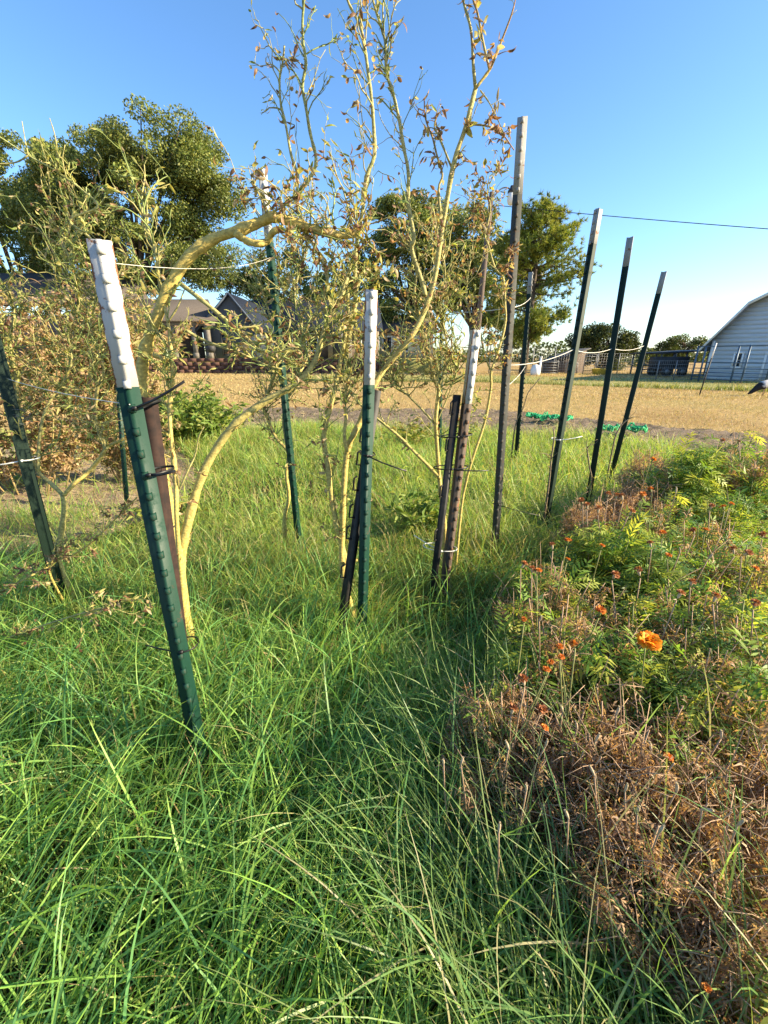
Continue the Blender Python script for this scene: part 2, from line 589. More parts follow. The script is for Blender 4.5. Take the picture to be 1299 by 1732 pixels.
# mown hay coloured stubble of the field, greener on the lawn strip
d = MB()
LP = np.array(LAWN_P, float)
for (n, y0, y1, lm, wm) in ((42000, 6.8, 15, 0.07, 0.009), (42000, 14, 26, 0.09, 0.016), (26000, 25, 40, 0.12, 0.03)):
    y = rng.uniform(y0, y1, n)
    x = rng.uniform(-1, 1, n) * (0.8 + y * 1.0)
    far = y > np.interp(x, [-3.2, 2.8, 4.6, 6.4, 9.5], [10.0, 10.0, 8.0, 6.4, 5.0]) + rng.normal(0, 0.45, n)
    x, y = x[far], y[far]
    m = len(x)
    lawn = inside(x, y, LP)
    c = pick(np.array([(0.46, 0.35, 0.16), (0.57, 0.45, 0.235), (0.37, 0.26, 0.11), (0.39, 0.34, 0.14)]), m)
    gl = lawn & (rng.random(m) < 0.55)
    c[gl] = pick(np.array([(0.17, 0.22, 0.05), (0.26, 0.27, 0.07), (0.34, 0.29, 0.09)]), gl.sum())
    blades(d, x, y, lm * rng.uniform(0.5, 1.4, m), wm * rng.uniform(0.5, 1.3, m), np.abs(rng.normal(0.5, 0.4, m)), rng.uniform(0, 1.2, m), rng.uniform(0, 6.28, m), c, c * 1.1, 2)
tag(d.build('dry_stubble', M['dry_grass']), 'short golden dry grass of the mown field', 'grass', kind='stuff')

# ragged line of longer green grass along the near edge of the lawn strip
e = MB()
t = rng.uniform(0, 1, 5200)
ex = np.interp(t, [0, .45, .68, 1], [-7, 5.5, 12, 19]) + rng.normal(0, 0.2, 5200)
ey = np.interp(t, [0, .45, .68, 1], [25.5, 24.5, 19.6, 15.4]) + rng.normal(0, 0.28, 5200)
c = pick(np.array([(0.07, 0.11, 0.025), (0.12, 0.16, 0.035), (0.20, 0.20, 0.05)]), 5200)
blades(e, ex, ey, 0.20 * rng.uniform(0.4, 1.3, 5200) * (0.5 + vnoise(ex, ey, 0.7, 2)), rng.uniform(0.012, 0.03, 5200), np.abs(rng.normal(0.3, 0.3, 5200)), rng.uniform(0, 1.2, 5200), rng.uniform(0, 6.28, 5200), c, c * 1.3, 2)
tag(e.build('rough_grass_line', M['grass']), 'line of longer dark green grass along the lawn edge', 'grass', kind='stuff')

# loose straw and clods on the bare soil
s_ = MB()
x, y = rng.uniform(-5, -1.3, 5000), rng.uniform(2.5, 6.4, 5000)
k = inside(x, y, BP)
x, y = x[k], y[k]
m = len(x)
c = pick(STRAW, m) * 0.9
blades(s_, x, y, rng.uniform(0.05, 0.16, m), rng.uniform(0.003, 0.007, m), rng.uniform(1.1, 1.6, m), rng.uniform(-0.2, 0.4, m), rng.uniform(0, 6.28, m), c, c, 2, z0=0.05, zmin=0.045)
tag(s_.build('loose_straw', M['dry_grass']), 'loose straw strewn over the bare soil', 'straw', kind='stuff')

t_ = MB()
x, y = rng.uniform(-5, 9, 9000), rng.uniform(4.6, 11, 9000)
k = inside(x, y, np.array([(-6, 7.4), (-1.2, 8.1), (0.5, 7.4), (3.0, 7.0), (4.0, 6.0), (5.2, 5.2), (8.5, 4.4), (9.5, 5.4), (6.4, 7.0), (4.6, 8.7), (2.8, 10.9), (-3.2, 11.3), (-7, 9.6)]))
x, y = x[k], y[k]
m = len(x)
c = pick(np.concatenate([STRAW, np.array([(.16, .12, .08), (.2, .22, .08)])]), m) * 0.85
blades(t_, x, y, rng.uniform(0.06, 0.2, m), rng.uniform(0.006, 0.014, m), rng.uniform(0.9, 1.6, m), rng.uniform(-0.3, 0.3, m), rng.uniform(0, 6.28, m), c, c, 2, z0=0.08, zmin=0.07)
tag(t_.build('soil_litter', M['dry_grass']), 'dead straw and stalks littering the tilled strip', 'straw', kind='stuff')
# ------------------------------------------------------------------ houses on the terrace (left)
def mat_siding(name, a, step=0.16):
    m, nt, p, o = nodes(name)
    tc = nt.nodes.new('ShaderNodeTexCoord')
    w = nt.nodes.new('ShaderNodeTexWave')
    w.wave_type, w.bands_direction, w.wave_profile = 'BANDS', 'Z', 'SAW'
    w.inputs['Scale'].default_value = 0.314 / step
    nt.links.new(tc.outputs['Object'], w.inputs[0])
    nt.links.new(mixc(nt, 1.0, ramp(nt, noise(nt, 1.3, 4), [(0.3, tuple(k * .9 for k in a)), (0.7, tuple(k * 1.08 for k in a))]), ramp(nt, w.outputs[1], [(0.0, (0.62,) * 3), (0.12, (1, 1, 1))]), 'MULTIPLY'), p.inputs['Base Color'])
    p.inputs['Roughness'].default_value = 0.7
    bump(nt, p, w.outputs[1], 0.02)
    return m


def mat_brick(name, a, b, sx=0.25, sz=0.08):
    m, nt, p, o = nodes(name)
    tc = nt.nodes.new('ShaderNodeTexCoord')
    mp = nt.nodes.new('ShaderNodeMapping')
    mp.inputs['Rotation'].default_value = (R(90), 0, 0)
    nt.links.new(tc.outputs['Object'], mp.inputs[0])
    k = nt.nodes.new('ShaderNodeTexBrick')
    k.inputs['Color1'].default_value = (*a, 1)
    k.inputs['Color2'].default_value = (*b, 1)
    k.inputs['Mortar'].default_value = (0.22, 0.2, 0.18, 1)
    k.inputs['Scale'].default_value = 1
    k.inputs['Brick Width'].default_value = sx
    k.inputs['Row Height'].default_value = sz
    k.inputs['Mortar Size'].default_value = 0.01
    nt.links.new(mp.outputs[0], k.inputs[0])
    nt.links.new(k.outputs[0], p.inputs['Base Color'])
    p.inputs['Roughness'].default_value = 0.9
    return m


def mat_glass(name, c=(0.02, 0.025, 0.03)):
    m, nt, p, o = nodes(name)
    p.inputs['Base Color'].default_value = (*c, 1)
    p.inputs['Roughness'].default_value = 0.06
    p.inputs['Specular IOR Level'].default_value = 0.6
    f = noise(nt, 2, 2)
    bump(nt, p, f, 0.01)
    return m


M['shingle'] = mat_two('brown_shingles', (0.06, 0.05, 0.044), (0.11, 0.095, 0.084), 9, 0.95, 0.02, stretch=(1, 3, 3))
M['navy'] = mat_two('dark_blue_shingles', (0.008, 0.013, 0.026), (0.016, 0.024, 0.042), 9, 0.9, 0.02, stretch=(1, 3, 3))
M['blue_siding'] = mat_siding('blue_grey_siding', (0.045, 0.065, 0.10))
M['barn_board'] = mat_two('white_barn_board', (0.46, 0.50, 0.54), (0.58, 0.61, 0.64), 3, 0.7, 0.003, stretch=(.4, .4, 4))
M['trim'] = mat_two('white_trim', (0.68, 0.68, 0.66), (0.76, 0.76, 0.74), 4, 0.6)
M['cream'] = mat_siding('cream_siding', (0.62, 0.58, 0.46), 0.2)
M['brick'] = mat_brick('house_brick', (0.09, 0.045, 0.035), (0.14, 0.08, 0.062))
M['stone'] = mat_two('red_brown_stone', (0.055, 0.027, 0.02), (0.11, 0.06, 0.045), 1.3, 0.95, 0.03)
M['glass'] = mat_glass('window_glass')
M['pipe'] = mat_two('blue_grey_pipe', (0.06, 0.10, 0.15), (0.11, 0.16, 0.22), 5, 0.5, metal=0.3)
M['galv'] = mat_two('galvanised_steel', (0.13, 0.14, 0.15), (0.22, 0.23, 0.24), 6, 0.5, metal=0.4)
M['dark_metal'] = mat_two('dark_metal', (0.018, 0.018, 0.019), (0.042, 0.042, 0.044), 3, 0.6)
M['porch_post'] = mat_two('porch_post_paint', (0.12, 0.105, 0.09), (0.17, 0.155, 0.135), 4, 0.7)
M['urn'] = mat_two('pale_green_glaze', (0.35, 0.44, 0.32), (0.48, 0.56, 0.42), 4, 0.3)


def slab(mb, a, b, c, d, th):
    """four corners, thickened downwards"""
    P = [Vector(k) for k in (a, b, c, d)]
    n = (P[1] - P[0]).cross(P[3] - P[0]).normalized()
    if n.z < 0:
        n = -n
    Q = [p - n * th for p in P]
    mb.add([tuple(k) for k in P + Q], [np.array([(0, 1, 2, 3), (7, 6, 5, 4), (0, 4, 5, 1), (1, 5, 6, 2), (2, 6, 7, 3), (3, 7, 4, 0)])])


def quadbox(mb, a, b, c, d):
    mb.box(((a + b) / 2, (c[0] + c[1]) / 2, (d[0] + d[1]) / 2), (abs(b - a), abs(c[1] - c[0]), abs(d[1] - d[0])))


def window(parent, x0, x1, y, z0, z1, fm, panes=(2, 2), name='window'):
    """window in a wall that faces the camera; frame and panes stand 3 cm proud of it"""
    f = MB()
    w = 0.09
    for (a, b, c, d) in ((x0 - w, x1 + w, z1, z1 + w), (x0 - w, x1 + w, z0 - w, z0), (x0 - w, x0, z0, z1), (x1, x1 + w, z0, z1)):
        quadbox(f, a, b, (y - 0.06, y + 0.02), (c, d))
    fr = f.build(name, fm, parent)
    nx, nz = panes
    gx, gz = (x1 - x0) / nx, (z1 - z0) / nz
    for i in range(nx):
        for j in range(nz):
            p = MB()
            quadbox(p, x0 + i * gx + 0.02, x0 + (i + 1) * gx - 0.02, (y - 0.03, y + 0.01), (z0 + j * gz + 0.02, z0 + (j + 1) * gz - 0.02))
            p.build('pane', M['glass'], fr)
    return fr


ZT = 1.16          # terrace level
YW, YH = 38.0, 41.0
xl, xr = at(-300, 604, YW).x, at(655, 604, YW).x
t = MB()
quadbox(t, xl, xr + 6, (YW + 0.35, 75), (0.0, ZT))
tag(t.build('terrace', M['lawn']), kind='structure')
rw = empty('retaining_wall', ((xl + xr) / 2, YW, 0), 'low red-brown stone retaining wall in front of the houses', 'wall')
rows, hgt = 4, ZT / 4 + 0.01
sm = []
for k in range(5):
    b = MB()
    b.box((0, 0, 0), (0.74, 0.36, hgt - 0.025))
    V = b.v[0]
    V += rng.uniform(-0.018, 0.018, V.shape)
    sm.append(b)
meshes = []
for b in sm:
    o = b.build('stone', M['stone'], rw)
    meshes.append(o.data)
    bpy.data.objects.remove(o)
x_first = at(180, 604, YW).x
for r_ in range(rows):
    x = x_first + (0.37 if r_ % 2 else 0)
    while x < xr:
        o = link('stone', meshes[rnd.randrange(5)], rw)
        o.location = (x - rw.location.x, rnd.uniform(-0.02, 0.02), (r_ + 0.5) * hgt)
        o.scale = (rnd.uniform(0.93, 1.0), 1, 1)
        x += 0.76

# grey-blue house with porch
hs = empty('grey_house', (at(388, 600, YH).x, YH, ZT), 'grey house with brown porch roof and blue-grey gable wing', 'house')
ox, oy = hs.location.x, hs.location.y


def hl(px, py, Y):
    p = at(px, py, Y)
    return (p.x - ox, p.y - oy, p.z - ZT)


b = MB()
a0, a1 = hl(-260, 600, 46), hl(352, 600, 46)
quadbox(b, a0[0], a1[0], (4.0, 4.3), (0, hl(0, 535, 46)[2]))
b.build('wall', M['brick'], hs)
b = MB()
slab(b, hl(120, 541, 40), hl(368, 541, 40), hl(352, 506, 45.5), hl(120, 506, 45.5), 0.14)
b.build('porch_roof', M['shingle'], hs)
b = MB()
slab(b, hl(-260, 515, 45.6), hl(262, 515, 45.6), hl(215, 462, 51), hl(-260, 462, 51), 0.15)
b.build('roof', M['shingle'], hs)
for px in (175, 240, 298, 333, 356):
    b = MB()
    p = hl(px, 600, 40.6)
    zt = hl(px, 540, 40.6)[2] - 0.12
    w = 0.36
    quadbox(b, p[0] - w / 2, p[0] + w / 2, (p[1] - w / 2, p[1] + w / 2), (0, zt))
    quadbox(b, p[0] - w * .65, p[0] + w * .65, (p[1] - w * .65, p[1] + w * .65), (0.001, 0.5))
    b.build('porch_post', M['porch_post'], hs)
b = MB()
p0, p1 = hl(120, 545, 40.4), hl(362, 545, 40.4)
quadbox(b, p0[0], p1[0], (p0[1], p0[1] + 0.2), (p0[2] - 0.25, p0[2] + 0.08))
b.build('porch_beam', M['porch_post'], hs)
# gable wing
e0, e1, ap = hl(342, 552, YH), hl(431, 552, YH), hl(388, 498, YH)
b = MB()
b.add([(e0[0], 0, 0), (e1[0], 0, 0), (e1[0], 0, e1[2]), (ap[0], 0, ap[2]), (e0[0], 0, e0[2]), (e0[0], 13, 0), (e1[0], 13, 0), (e1[0], 13, e1[2]), (ap[0], 13, ap[2]), (e0[0], 13, e0[2])],
      [np.array([(0, 1, 2, 3, 4), (9, 8, 7, 6, 5)]), np.array([(1, 6, 7, 2), (0, 4, 9, 5), (0, 5, 6, 1)])])
b.build('gable_wall', M['blue_siding'], hs)
b = MB()
ov = 0.35
slab(b, (ap[0], -ov, ap[2] + .12), (ap[0], 13, ap[2] + .12), (e1[0] + .5, 13, e1[2] - .35), (e1[0] + .5, -ov, e1[2] - .35), 0.14)
b.build('roof', M['navy'], hs)
b = MB()
slab(b, (ap[0] - .01, -ov, ap[2] + .12), (ap[0] - .01, 13, ap[2] + .12), (e0[0] - .5, 13, e0[2] - .35), (e0[0] - .5, -ov, e0[2] - .35), 0.14)
b.build('roof', M['navy'], hs)
b = MB()
for s, e in ((1, e1), (-1, e0)):
    A, B = Vector((ap[0], -ov - .02, ap[2] + .06)), Vector((e[0] + s * .5, -ov - .02, e[2] - .42))
    b.tube([A, B], 0.09, 4)
b.build('rake_board', M['blue_siding'], hs)
window(hs, hl(379, 600, YH)[0], hl(386, 600, YH)[0], 0, 0.35, hl(380, 566, YH)[2], M['dark_metal'], (1, 2))
# brick range to the right of the wing
YB = 48
q0, q1 = hl(420, 600, YB), hl(640, 600, YB)
ze = hl(500, 556, YB)[2]
b = MB()
quadbox(b, q0[0], q1[0], (q0[1], q0[1] + 9), (0, ze))
b.build('brick_wing', M['brick'], hs)
b = MB()
slab(b, hl(415, 558, YB - .8), hl(648, 558, YB - .8), hl(640, 508, YB + 6), hl(420, 508, YB + 6), 0.16)
b.build('roof', M['navy'], hs)
for px in (452, 478, 520, 612):
    window(hs, hl(px, 600, YB)[0], hl(px, 600, YB)[0] + 1.1, q0[1], 0.8, 2.4, M['trim'], (2, 2))
b = MB()
p0, p1 = hl(558, 600, YB), hl(596, 600, YB)
quadbox(b, p0[0], p1[0], (p0[1] - 1.5, p0[1] - 0.01), (0.003, 2.55))
b.build('entry_porch', M['porch_post'], hs)
b = MB()
quadbox(b, p0[0] + .5, p1[0] - .5, (p0[1] - 1.54, p0[1] - 1.3), (0.003, 1.9))
b.build('door', M['dark_metal'], hs)

# white cottage behind, right of the brick range
YC = 58
c0, c1 = at(642, 604, YC).x, at(732, 604, YC).x
wc = empty('white_cottage', ((c0 + c1) / 2, YC, ZT), 'small cream-white cottage seen between the middle posts', 'house')
hw = (c1 - c0) / 2
zc = at(690, 560, YC).z - ZT
b = MB()
quadbox(b, -hw, hw, (0, 7), (0, zc))
b.build('wall', M['cream'], wc)
b = MB()
slab(b, (-hw - .4, -.6, zc - .1), (hw + .4, -.6, zc - .1), (hw + .4, 3.5, zc + 2.2), (-hw - .4, 3.5, zc + 2.2), .15)
b.build('roof', M['shingle'], wc)
b = MB()
slab(b, (-hw - .4, 3.52, zc + 2.2), (hw + .4, 3.52, zc + 2.2), (hw + .4, 7.6, zc - .1), (-hw - .4, 7.6, zc - .1), .15)
b.build('roof', M['shingle'], wc)
for px in (683, 655, 716):
    xx = at(px, 600, YC).x - (c0 + c1) / 2
    window(wc, xx - .5, xx + .5, 0, 0.9, 2.5, M['trim'], (2, 2))


def lathe(mb, prof, n=14, loc=(0, 0, 0)):
    V = [(loc[0] + r * math.cos(2 * math.pi * k / n), loc[1] + r * math.sin(2 * math.pi * k / n), loc[2] + z) for r, z in prof for k in range(n)]
    a = np.arange(n)
    b_ = (a + 1) % n
    F = [np.stack([i * n + a, i * n + b_, (i + 1) * n + b_, (i + 1) * n + a], 1) for i in range(len(prof) - 1)]
    mb.add(V, [np.concatenate(F), a[::-1].copy(), a + (len(prof) - 1) * n])


b = MB()
lathe(b, [(0.22, 0), (0.42, 0.35), (0.5, 0.7), (0.42, 1.05), (0.28, 1.2), (0.36, 1.3), (0.30, 1.3), (0.24, 1.15)])
o = b.build('glazed_urn', M['urn'], smooth=True)
o.location = (at(276, 600, 39.5).x, 39.5, ZT)
tag(o, 'large pale green glazed urn on the porch edge', 'urn')
gr = empty('barbecue_grill', (at(358, 600, 39.2).x, 39.2, ZT), 'black barbecue grill beside the right porch post', 'grill')
b = MB()
lathe(b, [(0.1, 0.5), (0.34, 0.62), (0.4, 0.8), (0.38, 1.0), (0.25, 1.14), (0.06, 1.18)])
b.build('kettle', M['dark_metal'], gr, smooth=True)
for k in range(3):
    b = MB()
    an = k * 2.1
    b.tube([(0.25 * math.cos(an), 0.25 * math.sin(an), 0.62), (0.38 * math.cos(an), 0.38 * math.sin(an), 0.0)], 0.025, 6)
    b.build('leg', M['dark_metal'], gr)

# ------------------------------------------------------------------ barn on the right
W0 = gp(1190, 641)
bn = Vector((-0.68, -0.73, 0)).normalized()
bu = Vector((-bn.y * -1, 0, 0))
bu = Vector((bn.y, -bn.x, 0)) * -1            # along the wall
if bu.y > 0:
    bu = -bu


def wall_uv(px, py):
    r = ray(px, py)
    t_ = (W0 - Vector((0, 0, CAM_H))).dot(bn) / r.dot(bn)
    p = Vector((0, 0, CAM_H)) + r * t_
    return (p - W0).dot(bu), p.z


bm = Matrix(((bu.x, -bn.x, 0, W0.x), (bu.y, -bn.y, 0, W0.y), (0, 0, 1, 0), (0, 0, 0, 1)))  # x along wall, -y to the viewer
barn = empty('barn', None, 'white board barn with bent roofline and one small window', 'barn', matrix=bm)
z_e = wall_uv(1192, 574)[1]
ub, zb = wall_uv(1266, 517)
u9, z9 = wall_uv(1299, 501)
sl = (z9 - zb) / (u9 - ub)
ur = u9 + 2.2
zr = zb + sl * (ur - ub)
prof = [(0, z_e), (ub, zb), (ur, zr), (2 * ur - ub, zb), (2 * ur, z_e)]


def u_at(z):
    if z <= z_e:
        return 0.0
    if z <= zb:
        return ub * (z - z_e) / (zb - z_e)
    return ub + (ur - ub) * (z - zb) / (zr - zb)


b = MB()
b.add([(0, .03, 0)] + [(u, .03, z) for u, z in prof] + [(2 * ur, .03, 0)] + [(0, 12, 0)] + [(u, 12, z) for u, z in prof] + [(2 * ur, 12, 0)],
      [np.arange(7), np.arange(7, 14)[::-1].copy(), np.array([(i, i + 7, i + 8, i + 1) for i in range(6)])])
b.build('wall', M['barn_board'], barn)
ph, z = 0.235, 0.0
while z < zr - 0.05:
    z1 = min(z + ph, zr - 0.02)
    ul, uh = u_at(z), u_at(z1)
    V = [(ul, -.016, z), (2 * ur - ul, -.016, z), (2 * ur - uh, 0.0, z1), (uh, 0.0, z1), (ul, .03, z), (2 * ur - ul, .03, z), (2 * ur - uh, .029, z1), (uh, .029, z1)]
    b = MB()
    b.add(V, [np.array([(0, 1, 2, 3), (0, 4, 5, 1), (1, 5, 6, 2), (3, 2, 6, 7), (0, 3, 7, 4)])])
    b.build('plank', M['barn_board'], barn)
    z += ph
ext = [(-0.55, z_e - 0.55 * (zb - z_e) / ub)] + prof[1:4] + [(2 * ur + .55, z_e - 0.55 * (zb - z_e) / ub)]
for i in range(4):
    b = MB()
    (ua, za), (uc, zc_) = ext[i], ext[i + 1]
    slab(b, (ua, -.45, za + .16), (uc, -.45, zc_ + .16), (uc, 12.3, zc_ + .16), (ua, 12.3, za + .16), .14)
    b.build('roof', M['galv'], barn)
    b = MB()
    b.add([(ua, -.475, za - .02), (uc, -.475, zc_ - .02), (uc, -.475, zc_ + .17), (ua, -.475, za + .17), (ua, -.452, za - .02), (uc, -.452, zc_ - .02), (uc, -.452, zc_ + .17), (ua, -.452, za + .17)],
          [np.array([(0, 1, 2, 3), (7, 6, 5, 4), (0, 4, 5, 1), (1, 5, 6, 2), (2, 6, 7, 3), (3, 7, 4, 0)])])
    b.build('rake_board', M['trim'], barn)
b = MB()
quadbox(b, -.01, .13, (-.05, .02), (0, z_e - .1))
b.build('corner_board', M['trim'], barn)
w0, w1 = wall_uv(1239, 620), wall_uv(1256, 598)
window(barn, w0[0], w1[0], -0.03, w0[1], w1[1], M['trim'], (2, 2))
d0, d1 = wall_uv(1287, 640)[0], wall_uv(1287, 640)[0] + 2.6
f = MB()
zd = wall_uv(1287, 600)[1]
for (a_, b_, c_, d_) in ((d0 - .12, d0, 0, zd), (d1, d1 + .12, 0, zd), (d0 - .12, d1 + .12, zd, zd + .14)):
    quadbox(f, a_, b_, (-.07, .02), (c_, d_))
df = f.build('door', M['trim'], barn)
f = MB()
quadbox(f, d0 + .01, d1 - .01, (-.045, .02), (0.01, zd - .01))
f.build('door_panel', M['barn_board'], df)

# ------------------------------------------------------------------ pens and fences
def pipe_fence(name, label, A, B, zs, posts, rp, rr, mat, posth):
    A, B = Vector(A), Vector(B)
    root = empty(name, A, label, 'fence')
    for z in zs:
        b = MB()
        b.tube([(0, 0, z), (B.x - A.x, B.y - A.y, z)], rr, 6)
        b.build('rail', mat, root, smooth=True)
    for t in posts:
        b = MB()
        b.tube([((B.x - A.x) * t, (B.y - A.y) * t, -0.1), ((B.x - A.x) * t, (B.y - A.y) * t, posth)], rp, 8)
        b.build('post', mat, root, smooth=True)
    return root


fa, fb = gp(1168, 645), gp(1330, 652)
pipe_fence('corral_fence', 'blue-grey pipe corral fence standing in front of the barn', (fa.x, fa.y, 0), (fb.x, fb.y, 0), (0.15, 0.32, 0.5, 0.72, 1.02, 1.85), (0.0, 0.09, 0.45, 0.56, 0.8, 1.0), 0.045, 0.028, M['pipe'], 1.86)
ga, gb = gp(1080, 643), gp(1170, 645)
pf = pipe_fence('panel_fence', 'grey wire panel fence in front of the covered pen', (ga.x, ga.y, 0), (gb.x, gb.y, 0), (0.1, 0.3, 0.5, 0.7, 0.9, 1.1), (0, 0.33, 0.66, 0.985), 0.035, 0.012, M['galv'], 1.12)
b = MB()
for k in range(28):
    t_ = (k + .5) / 28
    b.tube([((gb.x - ga.x) * t_, (gb.y - ga.y) * t_, .05), ((gb.x - ga.x) * t_, (gb.y - ga.y) * t_, 1.1)], 0.008, 3)
tag(b.build('wire_mesh', M['galv'], pf), kind='stuff')
# covered pen with a rusty back wall
YP = 33.0
p0, p1 = at(1110, 640, YP), at(1190, 640, YP)
cp = empty('covered_pen', (p0.x, YP, 0), 'open covered pen with rusty back wall left of the barn', 'shed')
wd = p1.x - p0.x
zt = at(1150, 594, YP).z
M['rusty_sheet'] = mat_two('rusty_sheet_iron', (0.10, 0.035, 0.022), (0.24, 0.10, 0.06), 2, 0.8, 0.01, stretch=(4, 4, .6))
b = MB()
slab(b, (-.2, -.2, zt - .1), (wd + .2, -.2, zt + .12), (wd + .2, 4, zt + .12), (-.2, 4, zt - .1), .1)
b.build('roof', M['dark_metal'], cp)
b = MB()
quadbox(b, wd * .52, wd, (3.8, 3.88), (0, zt - .55))
b.build('back_wall', M['rusty_sheet'], cp)
for xx in (0.05, wd * .27, wd * .54, wd - .05):
    for yy in (0, 3.7):
        b = MB()
        b.tube([(xx, yy, -.05), (xx, yy, zt - .1 + .2 * xx / wd - .06)], 0.06, 6)
        b.build('post', M['galv'], cp)
# dark stock trailer under the roof
tr = empty('farm_trailer', (at(1128, 640, 32).x, 32.2, 0), 'dark farm trailer parked behind the wire panels', 'trailer')
b = MB()
b.box((0, 0, .95), (1.9, 1.5, .75))
b.box((0, 0, .55), (2.1, 1.2, .1))
b.build('body', M['dark_metal'], tr)
for sx in (-.55, .55):
    for sy in (-.82, .82):
        b = MB()
        b.tube([(sx, sy - .09, .34), (sx, sy + .09, .34)], .34, 14)
        wh = b.build('wheel', M['tie_black'], tr)
        b = MB()
        b.tube([(sx, sy - .1, .34), (sx, sy + .1, .34)], .16, 10)
        b.build('rim', M['galv'], wh)
b = MB()
b.tube([(-1.0, 0, .55), (-1.9, 0, .42), (-1.95, 0, .1)], .05, 6)
b.build('drawbar', M['dark_metal'], tr)

# grey shed, cattle panels and odds and ends behind the tall posts
YS = 39.0
p0, p1 = at(926, 636, YS), at(986, 636, YS)
sh = empty('grey_shed', (p0.x, YS, 0), 'small grey shed with slanting roof behind the posts', 'shed')
wd = p1.x - p0.x
za, zb_ = at(926, 614, YS).z, at(986, 592, YS).z
b = MB()
b.add([(0, 0, 0), (wd, 0, 0), (wd, 0, zb_), (0, 0, za), (0, 3, 0), (wd, 3, 0), (wd, 3, zb_), (0, 3, za)],
      [np.array([(0, 1, 2, 3), (7, 6, 5, 4), (0, 3, 7, 4), (1, 5, 6, 2), (3, 2, 6, 7)])])
b.build('wall', M['wood'], sh)
b = MB()
slab(b, (-.2, -.3, za + .02), (wd + .2, -.3, zb_ + .16), (wd + .2, 3.2, zb_ + .16), (-.2, 3.2, za + .02), .08)
b.build('roof', M['dark_metal'], sh)


def panel(px0, px1, ytop, Y, label, n=5, mat='galv'):
    a, c = at(px0, 636, Y), at(px1, 636, Y)
    root = empty('gate_panel', (a.x, Y, 0), label, 'gate', 'cattle panels by the grey shed')
    w, h = c.x - a.x, at(px0, ytop, Y).z
    b = MB()
    b.tube([(0, 0, 0), (0, 0, h), (w, 0, h), (w, 0, 0)], .035, 6)
    b.build('frame', M[mat], root)
    for k in range(n):
        b = MB()
        z = h * (k + .5) / n
        b.tube([(0, 0, z), (w, 0, z)], .022, 5)
        b.build('rail', M[mat], root)


panel(915, 942, 611, 36, 'pale cattle gate panel left of the second tall green post')
panel(955, 974, 614, 36.6, 'pale low gate panel just behind the second tall green post')
panel(985, 1004, 600, 37, 'tall pale gate panel right of the grey shed')
fa, fb = at(826, 638, 37.5), at(1078, 638, 37.5)
wf = empty('wire_fence', (fa.x, 37.5, 0), 'tall wire mesh fence running behind the tall posts', 'fence')
w = fb.x - fa.x
for k in range(8):
    b = MB()
    b.tube([(w * k / 7, 0, -.05), (w * k / 7, 0, 2.2 if k < 4 else 1.6)], .04, 6)
    b.build('post', M['galv'], wf)
b = MB()
for k in range(10):
    z = .1 + .21 * k
    b.tube([(0, 0.03, z), (w * (.43 if z > 1.6 else 1), .03, z)], .009, 3)
for k in range(60):
    b.tube([(w * (k + .5) / 60, .03, 0), (w * (k + .5) / 60, .03, 2.0 if k < 26 else 1.6)], .007, 3)
tag(b.build('wire_mesh', M['galv'], wf), kind='stuff')
b = MB()
lathe(b, [(.30, 0), (.36, .2), (.34, .5), (.22, .72), (.05, .78)], 14)
o = b.build('white_tub', M['trim'], smooth=True)
o.location = (at(904, 640, 34).x, 34, 0)
tag(o, 'white rounded tub on the grass near the thin green post', 'tub')
b = MB()
b.tube([(0, 0, -.1), (0, 0, 1.25)], .09, 8)
b.tube([(0, 0, 1.25), (0, 0, 1.34)], .12, 8)
o = b.build('white_marker_post', M['trim'])
o.location = (at(911, 640, 34.8).x, 34.8, 0)
tag(o, 'short white marker post beside the white tub', 'post')
M['yellow'] = mat_two('yellow_plastic', (0.62, 0.46, 0.06), (0.72, 0.55, 0.1), 5, 0.5)
b = MB()
lathe(b, [(.45, 0), (.6, .42), (.64, .44), (.58, .42), (.42, .08)], 16)
o = b.build('yellow_feed_tub', M['yellow'], smooth=True)
o.location = (at(1012, 640, 35.5).x, 35.5, 0)
tag(o, 'yellow feed tub by the wire fence', 'tub')

# yard light on a wooden pole, and its cable
YU = 26.0
pb, pt = at(801, 616, YU), at(832, 325, YU)
up = empty('utility_pole', (pb.x, YU, 0), 'dark wooden pole carrying a white yard light', 'pole')
top = Vector((pt.x - pb.x, 0, pt.z))
b = MB()
b.tube([Vector((0, 0, -.3)), top * .5, top], [.17, .15, .12], 10)
b.build('pole', M['wood'], up, smooth=True)
l0 = at(866, 322, YU)
lp = Vector((l0.x - pb.x, 0, l0.z))
b = MB()
a_ = top - Vector((0, 0, .35))
b.tube(smooth_path([a_, a_ + Vector((.4, 0, .45)), lp + Vector((-.3, 0, .12)), lp]), .035, 6)
b.build('arm', M['galv'], up, smooth=True)
b = MB()
lathe(b, [(.09, .2), (.12, .05), (.2, 0), (.22, -.12)], 12, tuple(lp))
b.build('lamp_head', M['dark_metal'], up, smooth=True)
b = MB()
lathe(b, [(.2, -.12), (.21, -.45), (.15, -.6), (.03, -.66)], 12, tuple(lp))
b.build('lamp_shade', M['trim'], up, smooth=True)
q0 = at(837, 347, YU)
q1 = at(1299, 378, 19.0)
q2 = q1 + (q1 - q0) * 1.2
b = MB()
n = 24
pts = []
for k in range(n + 1):
    s = k / n
    p = q0.lerp(q2, s)
    p.z -= 0.5 * 4 * s * (1 - s) * 0.35
    pts.append(p)
b.tube(pts, 0.016, 5)
tag(b.build('overhead_cable', M['tie_black']), 'thin overhead cable running right from the yard light pole', 'cable')


